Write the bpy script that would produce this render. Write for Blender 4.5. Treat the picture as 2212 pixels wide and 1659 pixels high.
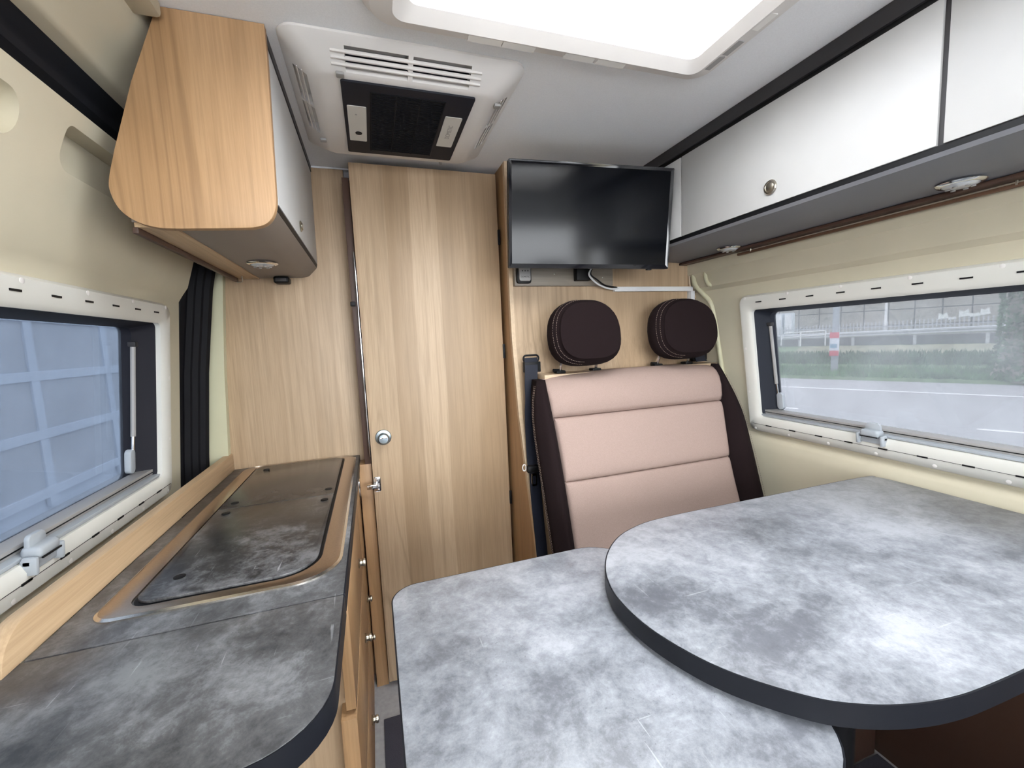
import bpy, bmesh, math, random
from mathutils import Vector, Matrix

random.seed(7)
PI = math.pi
SC = bpy.context.scene
COL = SC.collection
for o in list(bpy.data.objects):
    bpy.data.objects.remove(o)

# ------------------------------------------------------------------ camera
cam_d = bpy.data.cameras.new('camera')
cam = bpy.data.objects.new('camera', cam_d)
COL.objects.link(cam)
FPX, YAW, PITCH, ROLL = 911.186, 0.316430, -0.104154, -0.043766
cam_d.sensor_fit = 'HORIZONTAL'
cam_d.sensor_width = 36.0
cam_d.lens = FPX / 2212 * 36.0
cam_d.clip_start = 0.02
cam_d.clip_end = 400
f_ = Vector((math.sin(YAW) * math.cos(PITCH), math.cos(YAW) * math.cos(PITCH), math.sin(PITCH)))
r_ = Vector((math.cos(YAW), -math.sin(YAW), 0))
u_ = r_.cross(f_)
r2 = r_ * math.cos(ROLL) + u_ * math.sin(ROLL)
u2 = -r_ * math.sin(ROLL) + u_ * math.cos(ROLL)
cm = Matrix((r2, u2, -f_)).transposed().to_4x4()
cm.translation = Vector((0, 0, 1.25))
cam.matrix_world = cm
SC.camera = cam

# ------------------------------------------------------------------ sky and exposure
SKY = 5.0
w = bpy.data.worlds.new('overcast_sky')
SC.world = w
w.use_nodes = True
bg = w.node_tree.nodes['Background']
bg.inputs[0].default_value = (0.93, 0.965, 1.0, 1)
bg.inputs[1].default_value = SKY
SC.view_settings.view_transform = 'Standard'
SC.view_settings.look = 'None'
SC.view_settings.gamma = 1.0
SC.view_settings.use_curve_mapping = False
SC.view_settings.exposure = 1.85

# ------------------------------------------------------------------ materials
MATS = {}


class N:
    """small node builder"""
    def __init__(s, name):
        s.m = bpy.data.materials.new(name)
        s.m.use_nodes = True
        s.t = s.m.node_tree
        s.n = s.t.nodes
        s.b = s.n['Principled BSDF']
        s.out = s.n['Material Output']
        MATS[name] = s.m

    def new(s, typ, **kw):
        x = s.n.new(typ)
        for k, v in kw.items():
            setattr(x, k, v)
        return x

    def link(s, a, b):
        s.t.links.new(a, b)

    def coords(s, scale=(1, 1, 1), rot=(0, 0, 0)):
        tc = s.new('ShaderNodeTexCoord')
        mp = s.new('ShaderNodeMapping')
        mp.inputs['Scale'].default_value = scale
        mp.inputs['Rotation'].default_value = rot
        s.link(tc.outputs['Object'], mp.inputs[0])
        return mp.outputs[0]

    def noise(s, vec, scale, detail=3, rough=.5, dist=0):
        x = s.new('ShaderNodeTexNoise')
        x.inputs['Scale'].default_value = scale
        x.inputs['Detail'].default_value = detail
        x.inputs['Roughness'].default_value = rough
        x.inputs['Distortion'].default_value = dist
        s.link(vec, x.inputs['Vector'])
        return x.outputs['Fac']

    def ramp(s, fac, stops):
        x = s.new('ShaderNodeValToRGB')
        while len(x.color_ramp.elements) < len(stops):
            x.color_ramp.elements.new(.5)
        for e, (p, c) in zip(x.color_ramp.elements, stops):
            e.position = p
            e.color = (c[0], c[1], c[2], 1) if not isinstance(c, (int, float)) else (c, c, c, 1)
        s.link(fac, x.inputs[0])
        return x.outputs[0]

    def math(s, op, a, b=None):
        x = s.new('ShaderNodeMath', operation=op)
        for i, v in enumerate((a, b)):
            if v is None:
                continue
            if isinstance(v, (int, float)):
                x.inputs[i].default_value = v
            else:
                s.link(v, x.inputs[i])
        return x.outputs[0]

    def mix(s, fac, a, b, mode='MIX'):
        x = s.new('ShaderNodeMix', data_type='RGBA', blend_type=mode)
        for i, v in ((0, fac), (6, a), (7, b)):
            if isinstance(v, (int, float)):
                x.inputs[i].default_value = v
            elif isinstance(v, tuple):
                x.inputs[i].default_value = (*v, 1)
            else:
                s.link(v, x.inputs[i])
        return x.outputs[2]

    def bump(s, h, strength=.2, dist=.001):
        x = s.new('ShaderNodeBump')
        x.inputs['Strength'].default_value = strength
        x.inputs['Distance'].default_value = dist
        s.link(h, x.inputs['Height'])
        s.link(x.outputs[0], s.b.inputs['Normal'])


def plain(name, col, rough=.5, metal=0, spec=.5, speck=0, sscale=200, bump=0):
    n = N(name)
    n.b.inputs['Roughness'].default_value = rough
    n.b.inputs['Metallic'].default_value = metal
    n.b.inputs['Specular IOR Level'].default_value = spec
    v = n.coords()
    k = n.noise(v, sscale if speck else 6, 3)
    amp = speck if speck else .04
    c0 = tuple(c * (1 - amp) for c in col)
    c1 = tuple(min(1, c * (1 + amp)) for c in col)
    n.link(n.ramp(k, [(.3, c0), (.7, c1)]), n.b.inputs['Base Color'])
    if bump:
        n.bump(k, bump, .0008)
    return n.m


def wood(name, dark, light, grain='z', rough=.48, plank=.55):
    n = N(name)
    sc = {'z': (1, 1, .075), 'y': (1, .075, 1), 'x': (.075, 1, 1)}[grain]
    v = n.coords(sc)
    big = n.noise(v, 7, 4, .55, .6)
    ring_src = n.noise(v, 4.2, 2, .45, 1.0)
    rings = n.math('PINGPONG', n.math('MULTIPLY', ring_src, 30), 1.0)
    rings = n.ramp(rings, [(.0, 0), (.70, .0), (.98, 1)])
    figure = n.ramp(n.noise(v, 2.6, 2), [(.45, .15), (.62, 1)])
    rings = n.math('MULTIPLY', rings, figure)
    v3 = n.coords({'z': (1, 1, .035), 'y': (1, .035, 1), 'x': (.035, 1, 1)}[grain])
    streak = n.ramp(n.noise(v3, 75, 3, .6), [(.48, 0), (.70, 1)])
    v2 = n.coords({'z': (1, 1, .025), 'y': (1, .025, 1), 'x': (.025, 1, 1)}[grain])
    fine = n.noise(v2, 260, 3, .6)
    fine = n.ramp(fine, [(.36, 0), (.62, 1)])
    tc = n.new('ShaderNodeTexCoord')
    sp = n.new('ShaderNodeSeparateXYZ')
    n.link(tc.outputs['Object'], sp.inputs[0])
    across = n.math('ADD', sp.outputs[0], sp.outputs[1]) if grain == 'z' else sp.outputs[2]
    wn = n.new('ShaderNodeTexWhiteNoise', noise_dimensions='1D')
    n.link(n.math('FLOOR', n.math('ADD', n.math('MULTIPLY', across, 11.3), n.math('MULTIPLY', big, .5))), wn.inputs['W'])
    tone = n.math('ADD', n.math('MULTIPLY', big, 1 - plank * .45), n.math('MULTIPLY', wn.outputs[0], plank * .45))
    col = n.ramp(tone, [(.25, dark), (.75, light)])
    dk = tuple(c * .62 for c in dark)
    col = n.mix(n.math('MULTIPLY', rings, .42), col, dk)
    col = n.mix(n.math('MULTIPLY', streak, .34), col, dk)
    col = n.mix(n.math('MULTIPLY', n.math('SUBTRACT', 1.0, fine), .28), col, tuple(c * .8 for c in dark))
    n.link(col, n.b.inputs['Base Color'])
    n.b.inputs['Roughness'].default_value = rough
    n.bump(fine, .12, .0006)
    return n.m


def concrete(name, dark, mid, light, rough=.38, scale=3.2, off=0.0):
    n = N(name)
    v = n.coords((1, 1, 1), (0, 0, off))
    big = n.noise(v, scale, 6, .62, .5)
    med = n.noise(v, scale * 6, 6, .75, .4)
    sp = n.noise(v, 70, 5, .8)
    t = n.math('ADD', n.math('MULTIPLY', big, .52), n.math('ADD', n.math('MULTIPLY', med, .30), n.math('MULTIPLY', sp, .18)))
    col = n.ramp(t, [(.33, tuple(c * .7 for c in dark)), (.42, dark), (.50, mid), (.58, light), (.68, tuple(c * 1.15 for c in light))])
    # hairline scratches
    v2 = n.coords((1, .06, 1), (0, 0, .5 + off))
    s1 = n.ramp(n.noise(v2, 170, 2, .5), [(.70, 0), (.74, 1)])
    v3 = n.coords((.07, 1, 1), (0, 0, .35 + off))
    s2 = n.ramp(n.noise(v3, 150, 2, .5), [(.71, 0), (.75, 1)])
    patch = n.ramp(n.noise(v, 6, 2), [(.48, 0), (.62, 1)])
    scr = n.math('MULTIPLY', n.math('ADD', s1, s2), patch)
    col = n.mix(n.math('MULTIPLY', scr, .22), col, (.75, .77, .8))
    pits = n.ramp(n.noise(v, 240, 2, .6), [(.66, 0), (.74, 1)])
    col = n.mix(n.math('MULTIPLY', n.math('MULTIPLY', pits, patch), .5), col, tuple(c * .5 for c in dark))
    n.link(col, n.b.inputs['Base Color'])
    n.b.inputs['Roughness'].default_value = rough
    n.bump(sp, .06, .0005)
    return n.m


def window_pane(name, tint, haze, hazecol):
    n = N(name)
    tr = n.new('ShaderNodeBsdfTransparent')
    tr.inputs[0].default_value = (*tint, 1)
    tl = n.new('ShaderNodeBsdfTranslucent')
    tl.inputs[0].default_value = (*hazecol, 1)
    gl = n.new('ShaderNodeBsdfGlossy')
    gl.inputs['Roughness'].default_value = .04
    gl.inputs[0].default_value = (.9, .9, .9, 1)
    m1 = n.new('ShaderNodeMixShader')
    v = n.coords()
    k = n.ramp(n.noise(v, 9, 4), [(.2, haze * .7), (.8, haze * 1.3)])
    n.link(k, m1.inputs[0])
    n.link(tr.outputs[0], m1.inputs[1])
    n.link(tl.outputs[0], m1.inputs[2])
    m2 = n.new('ShaderNodeMixShader')
    m2.inputs[0].default_value = .022
    n.link(m1.outputs[0], m2.inputs[1])
    n.link(gl.outputs[0], m2.inputs[2])
    n.link(m2.outputs[0], n.out.inputs[0])
    return n.m


OAK = wood('oak', (.36, .245, .145), (.56, .415, .275))
OAK_Y = wood('oak_lengthwise', (.44, .29, .16), (.62, .45, .28), 'y')
OAK_WARM = wood('oak_warm', (.36, .20, .092), (.53, .335, .175), plank=.2)
OAK_EDGE = plain('oak_edge', (.55, .41, .27), .5, speck=.08, sscale=90)
WOOD_GREY = wood('grey_board', (.20, .165, .13), (.30, .26, .21), 'x')
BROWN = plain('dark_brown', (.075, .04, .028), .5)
CONC = concrete('laminate', (.135, .142, .162), (.255, .268, .297), (.395, .41, .445), .36)
CONC_D = concrete('slate_glass', (.010, .0095, .010), (.036, .035, .036), (.14, .14, .145), .3, 4.0, .8)
CONC_K = concrete('laminate_worktop_shaded', (.034, .035, .038), (.085, .086, .090), (.185, .19, .198), .40, 3.6, 2.1)  # same laminate as the tables, with the worktop's shade put into the colour
EDGE = plain('edge_band', (.010, .011, .015), .42, spec=.22)
WHITE = plain('white_door', (.51, .505, .495), .5, spec=.3)
HEADLINER = plain('headliner', (.84, .85, .865), .85, speck=.03, sscale=400, bump=.15)
PLASTIC = plain('white_plastic', (.74, .71, .68), .5)
PLAST_G = plain('window_plastic', (.66, .65, .60), .5)
FASCIA = plain('grey_fascia', (.18, .182, .20), .5)
FASCIA_B = plain('taupe_fascia', (.27, .23, .20), .55)
TRIM = plain('dark_trim', (.040, .038, .040), .5, spec=.3)
BLACK = plain('black', (.005, .005, .006), .5, spec=.25)
BLACK_M = plain('black_matte', (.007, .008, .011), .8, spec=.2)
NAVYB = plain('charcoal_plastic', (.012, .013, .020), .6, spec=.25)
BODY = plain('cream_paint', (.59, .54, .41), .5)
BODY_G = plain('cream_pillar', (.57, .55, .38), .45)
CHROME = plain('chrome', (.80, .80, .80), .12, 1)
STEEL = plain('brushed_steel', (.52, .42, .33), .30, 1, speck=.05, sscale=300)
STEEL_EDGE = plain('steel_edge', (.72, .68, .63), .2, 1)
NICKEL = plain('satin_nickel', (.52, .48, .40), .3, 1)
KNOBM = plain('steel_blue_metal', (.36, .42, .46), .3, 1)
LATCH = plain('grey_latch', (.38, .41, .44), .4)
BEIGE = plain('beige_fabric', (.37, .27, .235), .95, spec=.15, speck=.16, sscale=900, bump=.3)
DARKF = plain('brown_fabric', (.0135, .0080, .0085), .95, spec=.12, speck=.15, sscale=900, bump=.2)
THREAD = plain('stitch_thread', (.22, .16, .13), .8)
STRAP = plain('belt_webbing', (.008, .010, .019), .55, spec=.3, speck=.2, sscale=500)
SEAL = plain('rubber_seal', (.006, .006, .008), .7, spec=.2)
LED = plain('spot_reflector', (.62, .64, .66), .15, .35)
GREYP = plain('grey_plastic', (.33, .32, .31), .5)
LIGHTP = plain('light_plate', (.62, .61, .57), .5)
WHITEB = plain('white_trunking', (.70, .70, .71), .5)
FLOORM = plain('vinyl_floor', (.34, .33, .33), .5, speck=.1, sscale=60)
CARPET = plain('carpet', (.05, .048, .065), .95, speck=.25, sscale=500, bump=.3)
SCREEN = plain('tv_screen', (.0015, .002, .0035), .13, 0, .22)
GLOSSB = plain('piano_black', (.006, .006, .008), .06)
PANE_R = window_pane('acrylic_pane', (.22, .222, .23), .048, (.9, .95, 1))
PANE_L = window_pane('acrylic_pane_left', (.175, .19, .21), .036, (.8, .88, 1))
DOME = window_pane('skylight_dome', (.9, .9, .9), .15, (1, 1, 1))
INSERT = plain('frosted_insert', (.80, .78, .74), .3)
ROAD = plain('asphalt', (.46, .46, .475), .9, speck=.06, sscale=30)
PAINTW = plain('road_paint', (.95, .95, .95), .8)
GRASSG = plain('turf', (.20, .29, .16), .95, speck=.3, sscale=3)
EARTH = plain('dry_bank', (.36, .36, .26), .95, speck=.25, sscale=2)
LEAF = plain('grass_blades', (.16, .30, .14), .9, speck=.4, sscale=1.5)
LEAF2 = plain('weeds', (.15, .24, .14), .9, speck=.4, sscale=1.5)
GALV = plain('galvanised', (.60, .62, .64), .5)
CONCW = plain('concrete_wall', (.42, .39, .36), .9, speck=.12, sscale=1.3)
CONCW2 = plain('base_wall', (.24, .25, .26), .9)
BARK = plain('bark', (.42, .38, .34), .95, speck=.3, sscale=6)
SIGN_R = plain('sign_red', (.70, .12, .16), .6)
SIGN_W = plain('sign_white', (.75, .80, .85), .6)
SIGN_B = plain('sign_blue', (.25, .42, .55), .6)
FACADE = plain('facade_panel', (.44, .46, .50), .8)
FACADE2 = plain('facade_batten', (.56, .61, .69), .8)


# ------------------------------------------------------------------ mesh helpers
def finish(bm, name, mat, parent=None, smooth=True, xf=None, ang=38):
    if xf:
        for v in bm.verts:
            v.co = Vector(xf(*v.co))
    bmesh.ops.recalc_face_normals(bm, faces=bm.faces)
    if smooth:
        lim = math.radians(ang)
        for f in bm.faces:
            f.smooth = True
        for e in bm.edges:
            if len(e.link_faces) == 2:
                e.smooth = e.calc_face_angle(0) < lim
            else:
                e.smooth = False
    me = bpy.data.meshes.new(name)
    bm.to_mesh(me)
    bm.free()
    mats = mat if isinstance(mat, (list, tuple)) else [mat]
    for m in mats:
        me.materials.append(m)
    o = bpy.data.objects.new(name, me)
    COL.objects.link(o)
    if parent is not None:
        attach(o, parent)
    return o


def world_mat(o):
    m = o.matrix_basis.copy()
    while o.parent:
        m = o.parent.matrix_basis @ o.matrix_parent_inverse @ m
        o = o.parent
    return m


def attach(o, parent):
    """parent without moving: meshes are modelled in world coordinates"""
    p = parent
    m = p.matrix_basis.copy()
    while p.parent:
        m = p.parent.matrix_basis @ p.matrix_parent_inverse @ m
        p = p.parent
    o.parent = parent
    o.matrix_parent_inverse = m.inverted()


def tag(o, label, cat, group=None):
    o['label'] = label
    o['category'] = cat
    if group:
        o['group'] = group
    return o


def thing(name, loc, label, cat, group=None):
    e = bpy.data.objects.new(name, None)
    e.empty_display_size = .05
    e.location = loc
    COL.objects.link(e)
    return tag(e, label, cat, group)


def struct(o, label=None):
    o['kind'] = 'structure'
    if label:
        o['label'] = label
    return o


def sroot(name, loc, label=None):
    e = bpy.data.objects.new(name, None)
    e.empty_display_size = .05
    e.location = loc
    COL.objects.link(e)
    return struct(e, label)


def box(x0, x1, y0, y1, z0, z1, bev=0, seg=2, bm=None):
    own = bmesh.new()
    bmesh.ops.create_cube(own, size=1)
    for v in own.verts:
        v.co = Vector(((x0 + x1) / 2 + v.co.x * (x1 - x0), (y0 + y1) / 2 + v.co.y * (y1 - y0), (z0 + z1) / 2 + v.co.z * (z1 - z0)))
    if bev:
        bmesh.ops.bevel(own, geom=own.edges[:], offset=bev, segments=seg, affect='EDGES', profile=.5)
    if bm is None:
        return own
    return merge(bm, own)


def merge(bm, other):
    vm = [bm.verts.new(v.co) for v in other.verts]
    other.verts.index_update()
    for f in other.faces:
        try:
            bm.faces.new([vm[v.index] for v in f.verts]).material_index = f.material_index
        except ValueError:
            pass
    other.free()
    return bm


def prism(poly, fn, a, b, bev=0, seg=2, bm=None):
    """poly: 2d points; fn(p, q, t) -> xyz ; extruded t from a to b"""
    own = bmesh.new()
    va = [own.verts.new(fn(p, q, a)) for p, q in poly]
    vb = [own.verts.new(fn(p, q, b)) for p, q in poly]
    own.faces.new(va)
    own.faces.new(vb[::-1])
    n = len(poly)
    for i in range(n):
        own.faces.new((va[i], va[(i + 1) % n], vb[(i + 1) % n], vb[i]))
    bmesh.ops.recalc_face_normals(own, faces=own.faces)
    if bev:
        own.verts.ensure_lookup_table()
        ed = [e for e in own.edges if (e.verts[0] in va and e.verts[1] in va) or (e.verts[0] in vb and e.verts[1] in vb)]
        bmesh.ops.bevel(own, geom=ed, offset=bev, segments=seg, affect='EDGES', profile=.5)
    if bm is None:
        return own
    return merge(bm, own)


XY = lambda p, q, t: (p, q, t)
XZ = lambda p, q, t: (p, t, q)
YZ = lambda p, q, t: (t, p, q)


def rrect(x0, x1, y0, y1, r, n=6):
    rs = r if isinstance(r, (list, tuple)) else (r, r, r, r)   # bl, br, tr, tl
    pts = []
    for (cx, cy, a0), rr in zip(((x0, y0, PI), (x1, y0, 1.5 * PI), (x1, y1, 0), (x0, y1, .5 * PI)), rs):
        sx = 1 if cx == x0 else -1
        sy = 1 if cy == y0 else -1
        ox, oy = cx + sx * rr, cy + sy * rr
        for i in range(n + 1):
            a = a0 + i / n * PI / 2
            pts.append((ox + rr * math.cos(a), oy + rr * math.sin(a)))
    return pts


def ring(outer, inner, fn, a, b, bm=None, lift=None):
    """frame between two outlines with equal point counts; b may differ on the inner edge through lift"""
    own = bmesh.new()
    n = len(outer)
    ib = b if lift is None else lift
    oa = [own.verts.new(fn(p, q, a)) for p, q in outer]
    ob = [own.verts.new(fn(p, q, b)) for p, q in outer]
    ia = [own.verts.new(fn(p, q, a)) for p, q in inner]
    ib_ = [own.verts.new(fn(p, q, ib)) for p, q in inner]
    for i in range(n):
        j = (i + 1) % n
        own.faces.new((oa[i], oa[j], ob[j], ob[i]))
        own.faces.new((ob[i], ob[j], ib_[j], ib_[i]))
        own.faces.new((ib_[i], ib_[j], ia[j], ia[i]))
        own.faces.new((ia[i], ia[j], oa[j], oa[i]))
    if bm is None:
        return own
    return merge(bm, own)


def tube(path, r, seg=8, bm=None, closed=False, flat=None):
    own = bmesh.new()
    P = [Vector(p) for p in path]
    rings = []
    up = None
    n = len(P)
    for i, p in enumerate(P):
        if closed:
            d = (P[(i + 1) % n] - P[i - 1]).normalized()
        else:
            d = (P[min(i + 1, n - 1)] - P[max(i - 1, 0)]).normalized()
        if up is None:
            up = Vector((0, 0, 1)) if abs(d.z) < .9 else Vector((1, 0, 0))
        s = d.cross(up).normalized()
        up = s.cross(d).normalized()
        rr = r[i] if isinstance(r, (list, tuple)) else r
        rings.append([own.verts.new(p + s * rr * math.cos(2 * PI * k / seg) + up * rr * math.sin(2 * PI * k / seg)) for k in range(seg)])
    m = n if closed else n - 1
    for i in range(m):
        a, b = rings[i], rings[(i + 1) % n]
        for k in range(seg):
            own.faces.new((a[k], a[(k + 1) % seg], b[(k + 1) % seg], b[k]))
    if not closed:
        own.faces.new(rings[0])
        own.faces.new(rings[-1][::-1])
    if bm is None:
        return own
    return merge(bm, own)


def lathe(prof, origin, axis, seg=24, bm=None):
    own = bmesh.new()
    ax = Vector(axis).normalized()
    t = Vector((0, 0, 1)) if abs(ax.z) < .9 else Vector((1, 0, 0))
    a = ax.cross(t).normalized()
    b = ax.cross(a)
    O = Vector(origin)
    rings = []
    for r, h in prof:
        if r < 1e-6:
            rings.append([own.verts.new(O + ax * h)])
        else:
            rings.append([own.verts.new(O + ax * h + a * r * math.cos(2 * PI * k / seg) + b * r * math.sin(2 * PI * k / seg)) for k in range(seg)])
    for A, B in zip(rings, rings[1:]):
        for k in range(seg):
            q = [A[k % len(A)], A[(k + 1) % len(A)], B[(k + 1) % len(B)], B[k % len(B)]]
            u = []
            for v in q:
                if v not in u:
                    u.append(v)
            if len(u) > 2:
                own.faces.new(u)
    for R in (rings[0], rings[-1]):
        if len(R) > 1:
            try:
                own.faces.new(R)
            except ValueError:
                pass
    if bm is None:
        return own
    return merge(bm, own)


def smooth_closed(pts, n=8):
    """Catmull-Rom through the points"""
    out = []
    m = len(pts)
    for i in range(m):
        p0, p1, p2, p3 = (Vector(pts[(i + k) % m]) for k in (-1, 0, 1, 2))
        for j in range(n):
            t = j / n
            out.append(tuple(.5 * ((2 * p1) + (p2 - p0) * t + (2 * p0 - 5 * p1 + 4 * p2 - p3) * t * t + (3 * p1 - p0 - 3 * p2 + p3) * t ** 3)))
    return out


def smooth_open(pts, n=8):
    P = [Vector(p) for p in pts]
    P = [2 * P[0] - P[1]] + P + [2 * P[-1] - P[-2]]
    out = []
    for i in range(1, len(P) - 2):
        p0, p1, p2, p3 = P[i - 1:i + 3]
        for j in range(n):
            t = j / n
            out.append(.5 * ((2 * p1) + (p2 - p0) * t + (2 * p0 - 5 * p1 + 4 * p2 - p3) * t * t + (3 * p1 - p0 - 3 * p2 + p3) * t ** 3))
    out.append(P[-2])
    return out


def cut(o, cutters):
    """boolean difference with a list of bmeshes, baked into the mesh"""
    bm = bmesh.new()
    for c in cutters:
        merge(bm, c)
    bmesh.ops.recalc_face_normals(bm, faces=bm.faces)
    me = bpy.data.meshes.new('cutter')
    bm.to_mesh(me)
    bm.free()
    c = bpy.data.objects.new('cutter', me)
    COL.objects.link(c)
    md = o.modifiers.new('cut', 'BOOLEAN')
    md.operation = 'DIFFERENCE'
    md.object = c
    md.solver = 'EXACT'
    bpy.context.view_layer.update()
    dg = bpy.context.evaluated_depsgraph_get()
    new = bpy.data.meshes.new_from_object(o.evaluated_get(dg))
    o.modifiers.clear()
    o.data = new
    bpy.data.objects.remove(c)
    b = bmesh.new()
    b.from_mesh(new)
    for f in b.faces:
        f.smooth = True
    for e in b.edges:
        e.smooth = len(e.link_faces) == 2 and e.calc_face_angle(0) < math.radians(35)
    b.to_mesh(new)
    b.free()
    return o


def text(name, s, size, mat, origin, right, up, parent, depth=.0003):
    cu = bpy.data.curves.new(name, 'FONT')
    cu.body = s
    cu.size = size
    cu.align_x = 'CENTER'
    cu.align_y = 'CENTER'
    cu.extrude = depth
    t = bpy.data.objects.new(name, cu)
    COL.objects.link(t)
    bpy.context.view_layer.update()
    me = bpy.data.meshes.new_from_object(t.evaluated_get(bpy.context.evaluated_depsgraph_get()))
    bpy.data.objects.remove(t)
    R, U = Vector(right).normalized(), Vector(up).normalized()
    M = Matrix((R, U, R.cross(U))).transposed().to_4x4()
    M.translation = Vector(origin)
    me.transform(M)
    me.materials.clear()
    me.materials.append(mat)
    o = bpy.data.objects.new(name, me)
    COL.objects.link(o)
    attach(o, parent)
    return o


def lerp(a, b, t):
    return a + (b - a) * t


def interp(tab, x):
    for (x0, y0), (x1, y1) in zip(tab, tab[1:]):
        if x <= x1:
            return lerp(y0, y1, (x - x0) / (x1 - x0))
    return tab[-1][1]


# ================================================================== THE SETTING
ZC = 1.856
YB, YF = -1.35, 1.75          # open cab end behind the camera, rear end of the room

floor_o = struct(finish(box(-.64, 1.40, YB, YF, -.05, 0), 'floor', FLOORM), 'grey vinyl floor of the camper van')

# ceiling with the skylight opening
SKX0, SKX1, SKY0, SKY1 = .10, .727, .20, .82
bm = bmesh.new()
for a in ((-.36, SKX0, YB, YF), (SKX1, 1.30, YB, YF), (SKX0, SKX1, YB, SKY0), (SKX0, SKX1, SKY1, YF)):
    box(*a, ZC, ZC + .05, bm=bm)
ceiling = struct(finish(bm, 'ceiling', HEADLINER, smooth=False), 'pale grey headliner ceiling')

# cab end behind the camera: dashboard, screen pillars and header round the open windscreen
wf = struct(finish(box(-.64, 1.40, YB - .5, YB, -.05, .80, .02), 'wall_front', plain('dashboard', (.06, .06, .065), .7)), 'dark dashboard at the cab end')
finish(box(-.64, 1.40, YB - .06, YB, 1.72, ZC + .05), 'screen_header', HEADLINER, wf)
for x in (-.64, 1.28):
    finish(box(x, x + .12, YB - .06, YB, .80, 1.72), 'screen_pillar', TRIM, wf)

# two unseen cab seats, added behind the camera to shade the lower room
for x, y in ((-.50, .36), (.64, .25)):
    b = box(x, x + .56, y - .98, y - .42, .42, .58, .05, 3)
    box(x, x + .56, y - 1.10, y - .94, .50, 1.22, .05, 3, bm=b)
    box(x + .14, x + .42, y - 1.12, y - 1.00, 1.24, 1.44, .04, 3, bm=b)
    box(x + .08, x + .48, y - .90, y - .50, 0, .42, .01, bm=b)
    finish(b, 'unseen_cab_seat', DARKF, wf)

# ---- left wall: the sliding door, leaning inwards towards the roof
LP = [(0, -.62), (.5, -.598), (.86, -.570), (1.40, -.518), (1.418, -.507), (1.44, -.492), (1.52, -.468), (1.60, -.440), (1.648, -.420)]
lx = lambda z: interp(LP, z)
poly = [(x, z) for z, x in LP] + [(-.50, 1.648), (-.56, 1.5), (-.64, .9), (-.69, 0)]
bm = prism(poly, XZ, YB, 1.475)
wall_left = struct(finish(bm, 'wall_left', BODY), 'cream painted inside of the sliding door')
# header above the door rail
hp = [(-.407, 1.735), (-.398, 1.742), (-.385, 1.775), (-.352, 1.80), (-.325, ZC), (-.40, ZC + .02), (-.52, 1.80), (-.52, 1.735)]
finish(prism(hp, XZ, YB, 1.60), 'door_header', BODY, wall_left)
finish(prism([(-.50, 1.60), (-.455, 1.655), (-.428, 1.675), (-.428, 1.69), (-.440, 1.70), (-.440, 1.715), (-.428, 1.732), (-.428, 1.742), (-.52, 1.75)], XZ, YB, 1.6), 'door_rail', BLACK_M, wall_left)
finish(box(-.350, -.300, .50, .935, 1.826, ZC - .001, .008), 'roof_bracket', BODY, wall_left)

LW = dict(z0=.875, x0=lx(.875), z1=1.385, x1=lx(1.385), ya=.36, yb=1.372, s=-1)
RP = [(0, 1.36), (.5, 1.345), (.80, 1.332), (.845, 1.330), (.868, 1.340), (.882, 1.336), (1.37, 1.272), (1.408, 1.268), (1.422, 1.254), (1.462, 1.250), (1.478, 1.237), (1.53, 1.235), (1.62, 1.225), (ZC, 1.18)]
rx = lambda z: interp(RP, z)
RW = dict(z0=.880, x0=rx(.882), z1=1.370, x1=rx(1.37), ya=.20, yb=1.197, s=1)


def wmap(W):
    H = W['z1'] - W['z0']
    s = W['s']

    def fn(u, v, n):       # u world y, v height along the slope 0..H, n towards the room
        t = v / H
        return (lerp(W['x0'], W['x1'], t) - s * n, u, W['z0'] + v - n * .10)
    return fn, H


def cutter_for(W, m):
    fn, H = wmap(W)
    return prism(rrect(W['ya'] + m, W['yb'] - m, m, H - m, .03), lambda p, q, t: fn(p, q, t), -.2, .15)


cut(wall_left, [cutter_for(LW, .02), box(-.8, -.3, -1.28, -.50, .82, 1.54, .03),      # cab door window behind the camera
               
                prism(rrect(.893, 1.22, 1.556, 1.624, (.028, .03, .03, .012)), YZ, -.462, -.35),
                prism(rrect(.60, .806, 1.556, 1.618, .030), YZ, -.468, -.35)])
poly = [(x, z) for z, x in RP] + [(1.28, ZC), (1.36, 1.5), (1.42, .9), (1.42, 0)]
wall_right = struct(finish(prism(poly, XZ, YB, 1.75), 'wall_right', BODY), 'cream painted van side wall')
cut(wall_right, [cutter_for(RW, .02), box(1.0, 1.6, -1.28, -.50, .82, 1.54, .03)])
finish(box(1.322, 1.345, -.40, .80, 0, .72, .003), 'lower_shade_panel', BROWN, wall_right)  # dark panel over the cream wall, painting in the shade under the table
# pressed ribs of the body pillar beside the rear window
rib = [(1.245, 1.405, 1.535), (1.248, 1.405, 1.45), (1.262, 1.375, 1.40), (1.272, 1.343, 1.36), (1.283, 1.330, 1.29), (1.300, 1.318, 1.13), (1.315, 1.30, .95)]
finish(tube(smooth_open(rib, 6), .009, 10), 'pillar_rib', BODY_G, wall_right)
rib = [(1.243, 1.345, 1.53), (1.246, 1.340, 1.45), (1.255, 1.322, 1.42)]
finish(tube(smooth_open(rib, 6), [.007] * 12 + [.003], 10), 'pillar_rib', BODY_G, wall_right)
finish(lathe([(.006, 0), (.006, .003), (.004, .004)], (1.262, 1.338, 1.362), (-1, 0, 0), 12), 'pillar_plug', BODY, wall_right)
finish(tube(smooth_open([(1.24, 1.425, 1.53), (1.246, 1.425, 1.43), (1.29, 1.42, 1.36), (1.30, 1.42, 1.30)], 6), .004, 6), 'panel_seal', OAK_EDGE, wall_right)

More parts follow.
